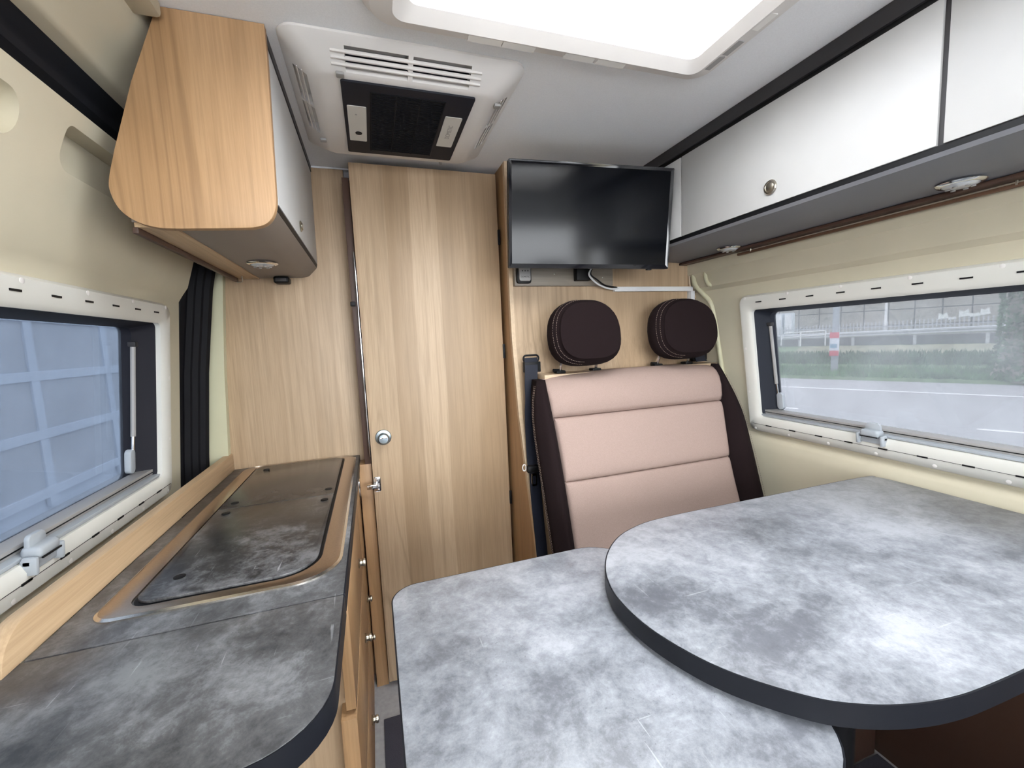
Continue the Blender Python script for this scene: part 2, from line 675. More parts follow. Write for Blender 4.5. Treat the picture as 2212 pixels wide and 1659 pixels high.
# ---- rear of the room: bathroom partition on the left of the door
wall_far = struct(finish(box(-.470, -.048, 1.60, 1.62, 0, 1.850, .001), 'wall_rear', OAK), 'oak partition panel at the end of the worktop')
finish(box(-.36, .5, 1.602, 1.70, 1.851, ZC), 'ceiling_fillet', HEADLINER, wall_far)
finish(box(-.70, 1.45, 1.71, 1.74, 0, ZC), 'rear_closing_panel', BROWN, wall_far)
# cream body pillar and black door seal left of the panel
pil = [(-.62, 0), (-.60, .5), (-.548, .9), (-.508, 1.20), (-.470, 1.48), (-.44, 1.62), (-.405, 1.62), (-.428, 1.50), (-.453, 1.2), (-.470, .9), (-.49, .5), (-.5, 0)]
pillar = finish(prism(pil, XZ, 1.575, 1.70), 'body_pillar', BODY_G, wall_far)
seal = []
bm = bmesh.new()
zs = [i / 20 * 1.7 for i in range(21)]
for off, rr, yy in ((.0, .018, 1.545), (-.016, .018, 1.532), (-.032, .018, 1.520), (-.058, .022, 1.500)):
    tube([(interp([(0, -.60), (.9, -.545), (1.2, -.515), (1.48, -.475), (1.75, -.40)], z) + off + .012, yy, z) for z in zs], rr, 8, bm=bm)
finish(bm, 'door_seal', SEAL, wall_far)
finish(prism([(x - .05, z) for x, z in pil[:6]] + [(-.60, 1.62), (-.69, .9), (-.70, 0)], XZ, 1.47, 1.62), 'door_gap', BLACK_M, wall_far)

# ---- seat partition: upright behind the screen, leaning forward below it, with its side wall
PP = [(.0, 1.16), (.54, 1.256), (.98, 1.383), (1.25, 1.425), (1.386, 1.430), (ZC, 1.430)]
py = lambda z: interp(PP, z)
pp = [(y, z) for z, y in PP]
part_poly = pp + [(y + .018, z) for y, z in reversed(pp)]
seat_wall = struct(finish(prism(part_poly, YZ, .487, 1.345), 'wall_seat_partition', OAK), 'oak partition behind the bench seat')
side_poly = pp + [(1.70, ZC), (1.70, 0)]
finish(prism(side_poly, YZ, .474, .487), 'side_wall', OAK_WARM, seat_wall)
finish(prism([(y - .0008, z) for y, z in pp] + [(y + .018, z) for y, z in reversed(pp)], YZ, .4735, .4875), 'edge_strip', OAK_EDGE, seat_wall)

# ---- bathroom door
door = sroot('door_1', (.22, 1.51, 0), 'oak bathroom door with a round knob')
finish(box(-.028, .463, 1.50, 1.526, .03, 1.838, .0015), 'door_leaf', OAK, door)
finish(box(-.052, -.030, 1.53, 1.60, .84, 1.80, .001), 'door_jamb', BROWN, door)
finish(box(-.072, -.030, 1.53, 1.60, .0, .84, .001), 'lower_jamb', OAK_WARM, door)
finish(box(-.034, -.0305, 1.505, 1.53, .87, 1.56, .0005), 'edge_profile', CHROME, door)
finish(box(-.056, -.040, 1.520, 1.535, 1.385, 1.40, .002), 'lock_block', BLACK, door)
kn = finish(lathe([(0, 0), (.026, 0), (.027, .004), (.025, .007), (.017, .009), (.015, .016), (.019, .024), (.019, .031), (.015, .036), (0, .037)], (.016, 1.50, .936), (0, -1, 0), 28), 'knob', KNOBM, door)
kn['label'] = 'round blue grey metal knob'
finish(box(.004, .028, 1.459, 1.466, .938, .942, .001), 'knob_slot', CHROME, kn)
for z in (1.62, 1.21, .65):
    finish(box(.461, .469, 1.494, 1.503, z - .026, z + .026, .001), 'hinge', BLACK, door)
ct = finish(box(-.026, -.004, 1.494, 1.50, .748, .800, .004), 'catch_plate', CHROME, door)
finish(box(-.050, -.014, 1.470, 1.495, .766, .782, .003), 'catch_hook', CHROME, ct)
finish(lathe([(0, 0), (.003, 0), (.003, .002), (0, .003)], (-.012, 1.494, .793), (0, -1, 0), 10), 'screw', STEEL_EDGE, ct)
finish(lathe([(0, 0), (.003, 0), (.003, .002), (0, .003)], (-.012, 1.494, .755), (0, -1, 0), 10), 'screw', STEEL_EDGE, ct)


# ---- windows
def make_window(name, W, pane_mat, label, latch_y, slot0, seal_mat):
    fn, H = wmap(W)
    ya, yb = W['ya'], W['yb']
    c = Vector(fn((ya + yb) / 2, 0, 0))
    root = sroot(name, c, label)
    i = .048
    ib, it = .058, .052     # bottom and top rail width
    out0 = rrect(ya, yb, 0, H, .028, 5)
    out1 = rrect(ya + .006, yb - .006, .006, H - .006, .024, 5)
    in1 = rrect(ya + i - .010, yb - i + .010, ib - .014, H - it + .010, .020, 5)
    in0 = rrect(ya + i, yb - i, ib, H - it, .014, 5)
    bm = bmesh.new()
    L = [(out0, -.004), (out0, .010), (out1, .019), (in1, .022), (in0, .014), (in0, .002)]
    rows = [[bm.verts.new(fn(p, q, h)) for p, q in o] for o, h in L]
    n = len(out0)
    for A, B in zip(rows, rows[1:]):
        for k in range(n):
            bm.faces.new((A[k], A[(k + 1) % n], B[(k + 1) % n], B[k]))
    for k in range(n):
        bm.faces.new((rows[-1][k], rows[-1][(k + 1) % n], rows[0][(k + 1) % n], rows[0][k]))
    fr = finish(bm, 'window_frame', PLAST_G, root, ang=50)
    # groove line and ventilation slots
    for v, far in ((.030, 0), (H - .026, 1)):
        k = 0
        y = yb - .075
        while y > ya + .04:
            finish(box(y - .022, y, v - .0018, v + .0018, .0195, .0225), 'slot', BLACK, fr, False, fn)
            y -= .088
        if v < .1:
            finish(box(ya + .02, yb - .02, v - .0004, v + .0004, .0195, .0218), 'groove', TRIM, fr, False, fn)
    for v, st in ((.012, .13), (H - .010, .16)):
        y = yb - .03
        while y > ya + .03:
            finish(lathe([(0, 0), (.0048, 0), (.0048, .0016), (.003, .0022), (0, .0024)], (y, v, .0185), (0, 0, 1), 12), 'screw_cap', PLASTIC, fr, True, fn)
            y -= st
    for v in (H * .3, H * .62):
        finish(lathe([(0, 0), (.0048, 0), (.0048, .0016), (0, .0024)], (yb - .018, v, .019), (0, 0, 1), 12), 'screw_cap', PLASTIC, fr, True, fn)
    # rubber gasket and pane
    g0 = rrect(ya + i - .002, yb - i + .002, ib - .002, H - it + .002, .014, 5)
    g1 = rrect(ya + i + .030, yb - i - .030, ib + .008, H - it - .016, .018, 5)
    finish(ring(g0, g1, fn, -.060, .006, lift=-.034), 'gasket', seal_mat, root)
    pn = rrect(ya + i + .004, yb - i - .004, ib + .002, H - it - .004, .014, 5)
    finish(prism(pn, lambda p, q, t: fn(p, q, t), -.058, -.054), 'pane', pane_mat, root)
    # folded blind cassette along the bottom: aluminium profile with dark pleats
    finish(box(ya + i + .002, yb - i - .002, ib + .001, ib + .008, -.030, .010, .001), 'blind_rail', LATCH, root, True, fn)
    finish(box(ya + i + .004, yb - i - .004, ib + .008, ib + .022, -.034, -.004, .001), 'blind_pleats', GREYP, root, True, fn)
    finish(box(ya + i + .004, yb - i - .004, ib + .0135, ib + .0155, -.0045, -.003), 'pleat_line', BLACK, root, True, fn)
    # latch
    lt = bmesh.new()
    y = latch_y
    box(y - .030, y + .030, ib - .016, ib + .004, .012, .026, .003, bm=lt)
    lo = finish(lt, 'latch', LATCH, root, True, fn)
    finish(box(y - .024, y + .024, ib + .002, ib + .022, .006, .034, .007, 3), 'latch_handle', LATCH, lo, True, fn)
    finish(prism(rrect(y - .020, y + .018, ib + .020, ib + .040, (.002, .002, .012, .008), 4), lambda p, q, t: (p, q, t), .010, .018, .002), 'latch_grip', LATCH, lo, True, fn)
    finish(box(y - .022, y + .022, ib + .003, ib + .006, .033, .036, .001), 'latch_gap', BLACK, lo, True, fn)
    for s in (-1, 1):
        e = box(y + s * .030 - .004, y + s * .030 + .004, ib - .020, ib + .010, .014, .034, .003)
        box(min(y + s * .022, y + s * .034), max(y + s * .022, y + s * .034), ib - .006, ib + .006, .012, .028, .003, bm=e)
        finish(e, 'latch_ear', LATCH, lo, True, fn)
    # stay with its bracket at the rear end of the pane
    yy = yb - i - .034
    st = finish(tube([fn(yy - .004, ib + .115, -.030), fn(yy + .002, H - it - .06, -.030)], .0055, 8), 'stay_tube', GREYP, root)
    finish(tube([fn(yy - .008, ib + .06, -.030), fn(yy - .004, ib + .12, -.030)], .0032, 8), 'stay_rod', CHROME, st)
    finish(prism(rrect(yy - .026, yy - .003, ib + .024, ib + .084, .011, 5), lambda p, q, t: (p, q, t), -.040, -.026, .002), 'stay_bracket', LATCH, st, True, fn)
    finish(box(yy - .006, yy + .010, H - it - .062, H - it - .050, -.038, -.022, .002), 'stay_end', TRIM, st, True, fn)
    return root


make_window('window_1', RW, PANE_R, 'framed acrylic window beside the bench seat', .785, 0, plain('gasket_grey', (.018, .021, .030), .6, spec=.2))
make_window('window_2', LW, PANE_L, 'framed acrylic window above the kitchen worktop', .880, 0, plain('gasket_dark', (.016, .016, .022), .6, spec=.2))

# ---- skylight
sk = sroot('window_3', ((SKX0 + SKX1) / 2, (SKY0 + SKY1) / 2, ZC), 'white framed roof skylight')
o0 = rrect(SKX0 - .075, SKX1 + .068, SKY0 - .06, SKY1 + .058, .055, 6)
o1 = rrect(SKX0 - .060, SKX1 + .054, SKY0 - .05, SKY1 + .046, .045, 6)
i1 = rrect(SKX0 - .022, SKX1 + .020, SKY0 - .02, SKY1 + .022, .024, 6)
i0 = rrect(SKX0 + .004, SKX1 - .004, SKY0 + .004, SKY1 - .004, .02, 6)
bm = bmesh.new()
rows = [[bm.verts.new((p, q, z)) for p, q in o] for o, z in ((o0, ZC - .001), (o1, ZC - .018), (i1, ZC - .024), (i0, ZC - .010), (i0, ZC + .075), (i1, ZC + .078))]
n = len(o0)
for A, B in zip(rows, rows[1:]):
    for k in range(n):
        bm.faces.new((A[k], A[(k + 1) % n], B[(k + 1) % n], B[k]))
finish(bm, 'skylight_frame', PLASTIC, sk, ang=30)
for x in (.255, .325, .46, .535):
    finish(box(x - .034, x + .034, SKY1 + .026, SKY1 + .042, ZC - .0232, ZC - .015, .0), 'light_insert', INSERT, sk)
for y in (.795, .745, .67):
    finish(box(SKX1 + .026, SKX1 + .040, y - .022, y + .022, ZC - .0230, ZC - .012, .0), 'vent_insert', GREYP if y > .7 else INSERT, sk)
dome = []
bm = bmesh.new()
G = 8
grid = [[bm.verts.new((lerp(SKX0 - .03, SKX1 + .03, a / G), lerp(SKY0 - .03, SKY1 + .03, b / G), ZC + .08 + .05 * (1 - abs(2 * a / G - 1) ** 4) * (1 - abs(2 * b / G - 1) ** 4))) for b in range(G + 1)] for a in range(G + 1)]
for a in range(G):
    for b in range(G):
        bm.faces.new((grid[a][b], grid[a + 1][b], grid[a + 1][b + 1], grid[a][b + 1]))
finish(bm, 'skylight_dome', DOME, sk)

# ================================================================== KITCHEN
# base unit with three drawers and a narrow door
ku = thing('kitchen_base_unit', (-.27, 1.2, 0), 'oak kitchen base unit of drawers under the grey worktop', 'cabinet')
finish(box(-.465, -.097, .835, 1.585, .06, .828, .001), 'carcass', OAK, ku)
for z0, z1, zk in ((.565, .815, .662), (.325, .555, .443), (.075, .315, .193)):
    y0 = .80 if z0 > .5 else .79
    d = finish(box(-.096 if z0 > .5 else -.106, -.077, y0, 1.355, z0, z1, .0015), 'drawer', OAK_WARM, ku)
    k = finish(lathe([(0, 0), (.012, 0), (.013, .003), (.009, .005), (.008, .010), (.011, .013), (.010, .018), (0, .020)], (-.077, 1.178, zk), (1, 0, 0), 18), 'knob', NICKEL, d)
for z0, z1, zk in ((.325, .815, .40), (.075, .315, .26)):
    d = finish(box(-.096, -.077, 1.36, 1.57, z0, z1, .0015), 'cabinet_door', OAK_WARM, ku)
    finish(lathe([(0, 0), (.010, 0), (.011, .003), (.007, .005), (.007, .009), (.010, .012), (.009, .016), (0, .018)], (-.077, 1.44, zk), (1, 0, 0), 18), 'knob', NICKEL, d)
st = finish(box(-.0768, -.071, 1.47, 1.51, .745, .80, .002), 'catch_strike', CHROME, ku)

wt = thing('worktop', (-.27, 1.15, .83), 'mottled grey laminate kitchen worktop with dark edges', 'worktop')
finish(box(-.462, -.0715, .692, 1.598, .83, .86, .0008), 'top_board', CONC_K, wt)
finish(box(-.0715, -.069, .692, 1.598, .829, .8595, .0006), 'edge_band', EDGE, wt)
leaf = rrect(-.470, -.071, .425, .689, (.01, .085, .003, .003), 10)
lf = finish(prism(leaf, XY, .828, .8600, .0010), 'folding_leaf', CONC_K, wt)
lo_ = rrect(-.472, -.069, .4235, .688, (.012, .087, .003, .003), 10)
finish(ring(lo_, rrect(-.470, -.071, .425, .687, (.01, .085, .003, .003), 10), XY, .826, .8592), 'edge_band', EDGE, lf)
us = thing('splash_upstand', (-.47, 1.1, .86), 'oak upstand strip along the window side of the worktop', 'upstand')
up = [(1.598, .860), (1.598, .914)] + [(.715 - .055 * math.sin(a), .860 + .054 * math.cos(a)) for a in [i / 8 * PI / 2 for i in range(9)]]
finish(prism(up, YZ, -.485, -.4625, .0015), 'upstand_board', OAK_Y, us)

# combined hob and sink with two dark glass lids
hb = thing('hob_sink_unit', (-.25, 1.17, .86), 'built in hob and sink unit with steel rim and dark lids', 'hob')
ro = rrect(-.428, -.080, .745, 1.592, (.035, .075, .05, .05), 8)
ro1 = rrect(-.424, -.084, .749, 1.588, (.032, .072, .047, .047), 8)
ri = rrect(-.392, -.116, .772, 1.578, (.030, .068, .035, .035), 8)
bm = bmesh.new()
rows = [[bm.verts.new((p, q, z)) for p, q in o] for o, z in ((ro, .8602), (ro, .8625), (ro1, .8650), (ri, .8635), (ri, .8602))]
n = len(ro)
for A, B in zip(rows, rows[1:]):
    for k in range(n):
        bm.faces.new((A[k], A[(k + 1) % n], B[(k + 1) % n], B[k]))
finish(bm, 'steel_rim', STEEL, hb)
finish(ring(rrect(-.4285, -.0795, .7445, 1.5925, (.035, .075, .05, .05), 8), ro1, XY, .8601, .8630, lift=.8653), 'rim_edge', STEEL_EDGE, hb)
finish(prism(rrect(-.390, -.118, .774, 1.576, (.030, .066, .033, .033), 8), XY, .8601, .8612), 'gasket', BLACK, hb)
l1 = rrect(-.386, -.123, .780, 1.178, (.028, .062, .002, .002), 8)
l2 = rrect(-.386, -.123, 1.181, 1.572, (.002, .002, .03, .03), 8)
lid1 = finish(prism(l1, XY, .8613, .8665, .0012), 'lid', CONC_D, hb)
lid1['label'] = 'dark slate patterned lid'
lid2 = finish(prism(l2, XY, .8613, .8665, .0012), 'lid', plain('brown_glass', (.055, .045, .038), .22, speck=.3, sscale=25), hb)
lid2['label'] = 'brown tinted glass lid'
for x, y, l in ((-.345, .845, lid1), (-.36, 1.145, lid1), (-.142, 1.140, lid1), (-.36, 1.215, lid2), (-.140, 1.225, lid2), (-.352, 1.52, lid2)):
    finish(lathe([(0, 0), (.009, 0), (.009, .0012), (.006, .0016), (0, .0012)], (x, y, .8665), (0, 0, 1), 16), 'grommet', BLACK, l)

# ================================================================== OVERHEAD CABINETS
lc = thing('overhead_cabinet', (-.28, 1.27, 1.48), 'overhead cabinet with a rounded oak end panel above the worktop', 'cabinet')
endp = [(-.1455, ZC - .001), (-.1455, 1.80)] + [tuple(v)[:2] for v in smooth_open([(-.1535, 1.545, 0), (-.1555, 1.526, 0), (-.163, 1.506, 0), (-.177, 1.492, 0), (-.198, 1.485, 0)], 5)] + [(-.25, 1.482)] + [tuple(v)[:2] for v in smooth_open([(-.320, 1.4785, 0), (-.352, 1.4795, 0), (-.381, 1.489, 0), (-.402, 1.508, 0), (-.412, 1.535, 0), (-.4115, 1.560, 0), (-.398, 1.61, 0)], 6)] + [(-.362, 1.724), (-.318, 1.838), (-.312, ZC - .001)]
finish(prism(endp, XZ, .945, .963, .001), 'end_panel', OAK_WARM, lc)
finish(prism([(-.165, ZC - .002), (-.165, 1.53), (-.205, 1.492), (-.395, 1.492), (-.395, 1.56), (-.32, 1.82), (-.32, ZC - .002)], XZ, .964, 1.597), 'carcass', FASCIA_B, lc)
d = finish(prism([(-.1485, 1.832), (-.153, 1.535), (-.165, 1.535), (-.165, 1.832)], XZ, .966, 1.596, .001), 'door', WHITE, lc)
finish(lathe([(0, 0), (.013, 0), (.014, .002), (.011, .004), (.010, .003), (.008, .006), (0, .007)], (-.1520, 1.245, 1.567), (1, 0, 0), 20), 'lock_button', NICKEL, d)
finish(box(-.165, -.1465, .964, 1.597, 1.834, ZC - .002), 'top_trim', TRIM, lc)
finish(prism([(-.154, 1.533), (-.156, 1.522), (-.17, 1.522), (-.17, 1.533)], XZ, .964, 1.597), 'shadow_gap', BLACK, lc)
finish(prism([(-.156, 1.521), (-.182, 1.494), (-.205, 1.488), (-.330, 1.486), (-.330, 1.493), (-.205, 1.495), (-.17, 1.521)], XZ, .964, 1.597, 0), 'bottom_panel', FASCIA_B, lc)
finish(box(-.392, -.331, .964, 1.597, 1.483, 1.492, .001), 'back_batten', OAK_Y, lc)
finish(box(-.396, -.386, .964, 1.575, 1.472, 1.484, .002), 'lower_rail', BROWN, lc)
finish(tube([(-.365, 1.53, 1.484), (-.365, 1.53, 1.466), (-.380, 1.53, 1.464)], .002, 6), 'hook', NICKEL, lc)
sb = thing('switch_box', (-.25, 1.572, 1.47), 'small black plastic switch box beneath the left overhead cabinet', 'switch')
finish(box(-.283, -.238, 1.548, 1.596, 1.466, 1.4855, .005, 3), 'housing', BLACK, sb)
finish(box(-.276, -.245, 1.5465, 1.549, 1.470, 1.481, .001), 'front', TRIM, sb)

rc = thing('overhead_cabinet', (1.10, .65, 1.52), 'long overhead cabinet with white doors above the right window', 'cabinet')
XR = .985
Y0R = -.35
finish(prism([(XR + .016, ZC - .002), (XR + .016, 1.548), (1.05, 1.54), (1.232, 1.534), (1.215, 1.62), (1.172, ZC - .002)], XZ, Y0R, 1.428), 'carcass', FASCIA, rc)
for y0, y1, lab in ((1.171, 1.427, None), (.511, 1.166, 1), (-.155, .501, 1)):
    d = finish(box(XR, XR + .0155, y0, y1, 1.562, 1.808, .001), 'door' if lab else 'filler_panel', WHITE, rc)
    if lab:
        yk = .842 if y0 > .3 else .18
        k = finish(lathe([(0, 0), (.0165, 0), (.018, .003), (.016, .006), (.0125, .0065), (.0115, .005), (.008, .0065), (0, .007)], (XR, yk, 1.604), (-1, 0, 0), 28), 'lock_button', NICKEL, d)
finish(box(XR + .004, XR + .016, Y0R, 1.428, 1.808, 1.820), 'upper_gap', BLACK, rc)
finish(box(XR + .006, XR + .016, .5005, .5115, 1.562, 1.808), 'door_gap', TRIM, rc)
finish(box(XR + .006, XR + .016, 1.1655, 1.1715, 1.562, 1.808), 'door_gap', TRIM, rc)
finish(prism([(XR - .003, 1.820), (XR - .003, ZC - .001), (XR + .02, ZC - .001), (XR + .02, 1.820)], XZ, Y0R, 1.428), 'top_trim', TRIM, rc)
finish(box(XR + .003, XR + .016, Y0R, 1.428, 1.549, 1.5615), 'lower_gap', BLACK, rc)
fas = [(XR - .001, 1.5485), (XR + .004, 1.541), (XR + .055, 1.533), (XR + .10, 1.530), (1.226, 1.525), (1.226, 1.533), (XR + .07, 1.538), (XR + .02, 1.5485)]
finish(prism(fas, XZ, Y0R, 1.428), 'bottom_panel', FASCIA, rc)
finish(box(1.192, 1.227, Y0R, 1.427, 1.516, 1.5248, .002), 'back_batten', BROWN, rc)
cr = thing('curtain_rail', (1.232, .5, 1.5), 'thin dark wooden rail hung under the right overhead cabinet', 'rail')
finish(box(1.214, 1.224, -.3, 1.165, 1.503, 1.511, .002), 'rail', wood('rail_wood', (.10, .05, .03), (.17, .09, .05), 'y'), cr)
for y in (1.11, .5, -.1):
    finish(tube([(1.215, y, 1.5158), (1.215, y, 1.507)], .0022, 6), 'hanger', NICKEL, cr)


def spotlight(x, y, z, label):
    t = thing('spotlight', (x, y, z), label, 'light')
    finish(lathe([(.030, 0), (.037, -.001), (.038, -.003), (.035, -.006), (.029, -.007), (.029, -.001)], (x, y, z), (0, 0, 1), 32), 'bezel', CHROME, t)
    finish(lathe([(0, -.012), (.012, -.0125), (.024, -.010), (.0285, -.005), (.0285, 0)], (x, y, z), (0, 0, 1), 28), 'lens', LED, t)
    for k in range(6):
        a = k * PI / 3
        finish(lathe([(0, -.002), (.004, -.002), (.004, 0)], (x + .018 * math.cos(a), y + .018 * math.sin(a), z - .0118), (0, 0, 1), 10), 'diode', GREYP, t)


spotlight(-.262, 1.315, 1.4865, 'round chrome spotlight under the left overhead cabinet')
spotlight(1.165, 1.150, 1.5275, 'round chrome spotlight under the right overhead cabinet, next to the rail end')
spotlight(1.150, .553, 1.5275, 'round chrome spotlight under the right overhead cabinet, below the gap between its doors')

# ================================================================== AIR CONDITIONER
ac = thing('air_conditioner', (.12, 1.17, ZC), 'white ceiling air conditioner with a black intake grille', 'air conditioner')
A0 = rrect(-.128, .375, .928, 1.432, .035, 6)
A1 = rrect(-.124, .371, .932, 1.428, .034, 6)
A2 = rrect(-.078, .325, .992, 1.385, .030, 6)
A3 = rrect(-.070, .317, 1.000, 1.377, .030, 6)
bm = bmesh.new()
rows = [[bm.verts.new((p, q, z)) for p, q in o] for o, z in ((A0, ZC - .0005), (A0, ZC - .005), (A1, ZC - .009), (A2, 1.815), (A3, 1.812))]
n = len(A0)
for A, B in zip(rows, rows[1:]):
    for k in range(n):
        bm.faces.new((A[k], A[(k + 1) % n], B[(k + 1) % n], B[k]))
bm.faces.new(rows[0])
bm.faces.new(rows[-1])
hs = finish(bm, 'housing', PLASTIC, ac)
cut(hs, [box(-.008, .117, .945, .990, 1.80, 1.850), box(.127, .251, .945, .990, 1.80, 1.850),
         box(-.112, -.086, 1.025, 1.150, 1.80, 1.850), box(-.112, -.086, 1.160, 1.285, 1.80, 1.850),
         box(.334, .360, 1.035, 1.155, 1.80, 1.850), box(.334, .360, 1.165, 1.285, 1.80, 1.850),
         box(.02, .26, 1.392, 1.396, 1.80, 1.850)])
sl = lambda y: lerp(ZC - .009, 1.815, (y - .932) / .06)
for y in (.955, .966, .977):
    finish(box(-.035, .275, y - .0022, y + .0022, sl(y) - .003, sl(y) + .004, .0008), 'louvre', PLASTIC, ac)
finish(box(-.006, .249, .970, .989, 1.836, 1.8495), 'vent_shadow', NAVYB, ac)
sx = lambda x: lerp(ZC - .009, 1.815, (x + .124) / .046)
for x in (-.104, -.095):
    finish(box(x - .0012, x + .0012, 1.02, 1.29, sx(x) - .002, sx(x) + .003), 'louvre', PLASTIC, ac)
    xr = .247 - x
    finish(box(xr - .0012, xr + .0012, 1.03, 1.29, sx(x) - .002, sx(x) + .003), 'louvre', PLASTIC, ac)
gp = finish(prism(rrect(-.021, .272, 1.006, 1.350, .006, 3), XY, 1.8075, 1.812, .0008), 'intake_panel', NAVYB, ac)
gp['label'] = 'black intake grille panel'
bm = bmesh.new()
for k in range(44):
    y = 1.035 + k * .0066
    box(.042, .205, y, y + .003, 1.8062, 1.8076, bm=bm)
for x in (.040, .096, .151, .206):
    box(x - .0012, x + .0012, 1.033, 1.325, 1.8058, 1.8076, bm=bm)
g = finish(bm, 'grille_bars', BLACK_M, gp, False)
g['kind'] = 'stuff'
p1 = finish(prism(rrect(-.013, .030, 1.098, 1.272, .003, 2), XY, 1.8060, 1.8076), 'control_plate', LIGHTP, gp)
finish(lathe([(0, -.0015), (.008, -.0015), (.0085, 0)], (.010, 1.227, 1.806), (0, 0, 1), 18), 'sensor', BLACK, p1)
finish(lathe([(0, -.0005), (.0022, -.0005), (.0022, 0)], (.006, 1.135, 1.806), (0, 0, 1), 10), 'indicator', GREYP, p1)
p2 = finish(prism(rrect(.216, .259, 1.096, 1.257, .003, 2), XY, 1.8060, 1.8076), 'name_plate', LIGHTP, gp)
text('lettering', 'DOMETIC', .0165, GREYP, (.238, 1.172, 1.8058), (0, -1, 0), (-1, 0, 0), p2)
for x, y in ((-.082, 1.300), (.330, 1.030), (-.02, .992)):
    finish(prism(rrect(x - .008, x + .008, y - .008, y + .008, .003, 2), XY, 1.808, 1.814, .001), 'clip', GREYP, ac)
finish(box(.245, .255, 1.388, 1.398, 1.813, 1.820, .002), 'clip', GREYP, ac)

# ================================================================== SCREEN AND ITS WIRING
tv = thing('television', (.693, 1.24, 1.47), 'flat black television on the oak partition above the bench', 'television')
MT = Matrix.Translation((.693, 1.2236, 1.6235)) @ Matrix.Rotation(-.1198, 4, 'Z') @ Matrix.Rotation(.1032, 4, 'X') @ Matrix.Rotation(.0167, 4, 'Y')
tvx = lambda x, y, z: MT @ Vector((x, y, z))
TW, TH = .2714, .1560
tf = bmesh.new()
finish(box(-TW, TW, 0, .022, -TH, TH, .003), 'housing', BLACK, tv, True, tvx)
finish(box(-TW * .6, TW * .6, .02, .042, -TH * .7, TH * .4, .008), 'rear_cover', BLACK, tv, True, tvx)
finish(ring(rrect(-TW, TW, -TH, TH, .003, 2), rrect(-TW + .010, TW - .010, -TH + .013, TH - .009, .001, 2), lambda p, q, t: (p, t, q), .001, -.004, lift=-.0015), 'bezel', GLOSSB, tv, True, tvx)
finish(box(-TW + .0095, TW - .0095, -.0012, .004, -TH + .0125, TH - .0085), 'screen', SCREEN, tv, False, tvx)
finish(box(.20, .215, .002, .016, -TH - .004, -TH + .002, .001), 'foot_pad', BLACK, tv, True, tvx)
finish(box(.715, .775, 1.385, 1.412, 1.452, 1.62, .003), 'wall_bracket', BLACK, tv)
finish(box(.705, .735, 1.24, 1.39, 1.50, 1.60, .003), 'swivel_arm', BLACK, tv)
mb = thing('mounting_board', (.68, 1.42, 1.43), 'grey wooden board on the partition behind the television', 'board')
finish(box(.489, .879, 1.4125, 1.4295, 1.436, 1.72, .001), 'board', WOOD_GREY, mb)
for x, z in ((.640, 1.478), (.835, 1.466)):
    finish(lathe([(0, 0), (.002, 0), (.002, .001), (0, .0015)], (x, 1.4125, z), (0, -1, 0), 8), 'screw', CHROME, mb)
rm = thing('remote_control', (.52, 1.40, 1.445), 'small grey remote control in a black holder under the television', 'remote')
finish(prism(rrect(.4935, .546, 1.443, 1.500, .009, 4), XZ, 1.398, 1.412, .002), 'holder', BLACK, rm)
rb = finish(prism(rrect(.499, .5405, 1.450, 1.503, .006, 4), XZ, 1.389, 1.398, .002), 'body', GREYP, rm)
for x, z in ((.510, 1.484), (.520, 1.484), (.530, 1.484)):
    finish(lathe([(0, 0), (.0022, 0), (.0022, .001)], (x, 1.3888, z), (0, -1, 0), 8), 'button', TRIM, rb)
text('lettering', 'DOMETIC', .0075, BLACK, (.520, 1.3885, 1.4635), (1, 0, 0), (0, 0, 1), rb, .0002)
cb = thing('screen_cable', (.83, 1.40, 1.43), 'pair of thin cables looping from television to the white trunking', 'cable')
c1 = smooth_open([(.785, 1.370, 1.515), (.764, 1.374, 1.485), (.760, 1.376, 1.468), (.785, 1.378, 1.444), (.830, 1.402, 1.431), (.870, 1.412, 1.424), (.905, 1.418, 1.426)], 8)
finish(tube(c1, .0034, 8), 'grey_cable', WHITEB, cb)
c2 = smooth_open([(.775, 1.372, 1.50), (.765, 1.375, 1.472), (.80, 1.386, 1.452), (.845, 1.408, 1.436), (.90, 1.418, 1.430)], 8)
finish(tube(c2, .0028, 8), 'black_cable', BLACK, cb)
tk = thing('cable_trunking', (1.07, 1.42, 1.42), 'white plastic cable trunking on the oak partition', 'trunking')
finish(box(.888, 1.252, 1.4155, 1.4295, 1.415, 1.433, .001), 'horizontal_duct', WHITEB, tk)
finish(box(1.234, 1.252, 1.406, 1.4295, 1.20, 1.4148, .001), 'vertical_duct', WHITEB, tk)

# ================================================================== BENCH SEAT
bs = thing('bench_seat', (.89, 1.1, 0), 'double bench seat in beige fabric with dark brown sides', 'bench')
SB = [(.38, 1.025), (.50, 1.062), (.60, 1.100), (1.00, 1.235), (1.13, 1.285)]     # front of the foam, z -> y
sby = lambda z: interp(SB, z)


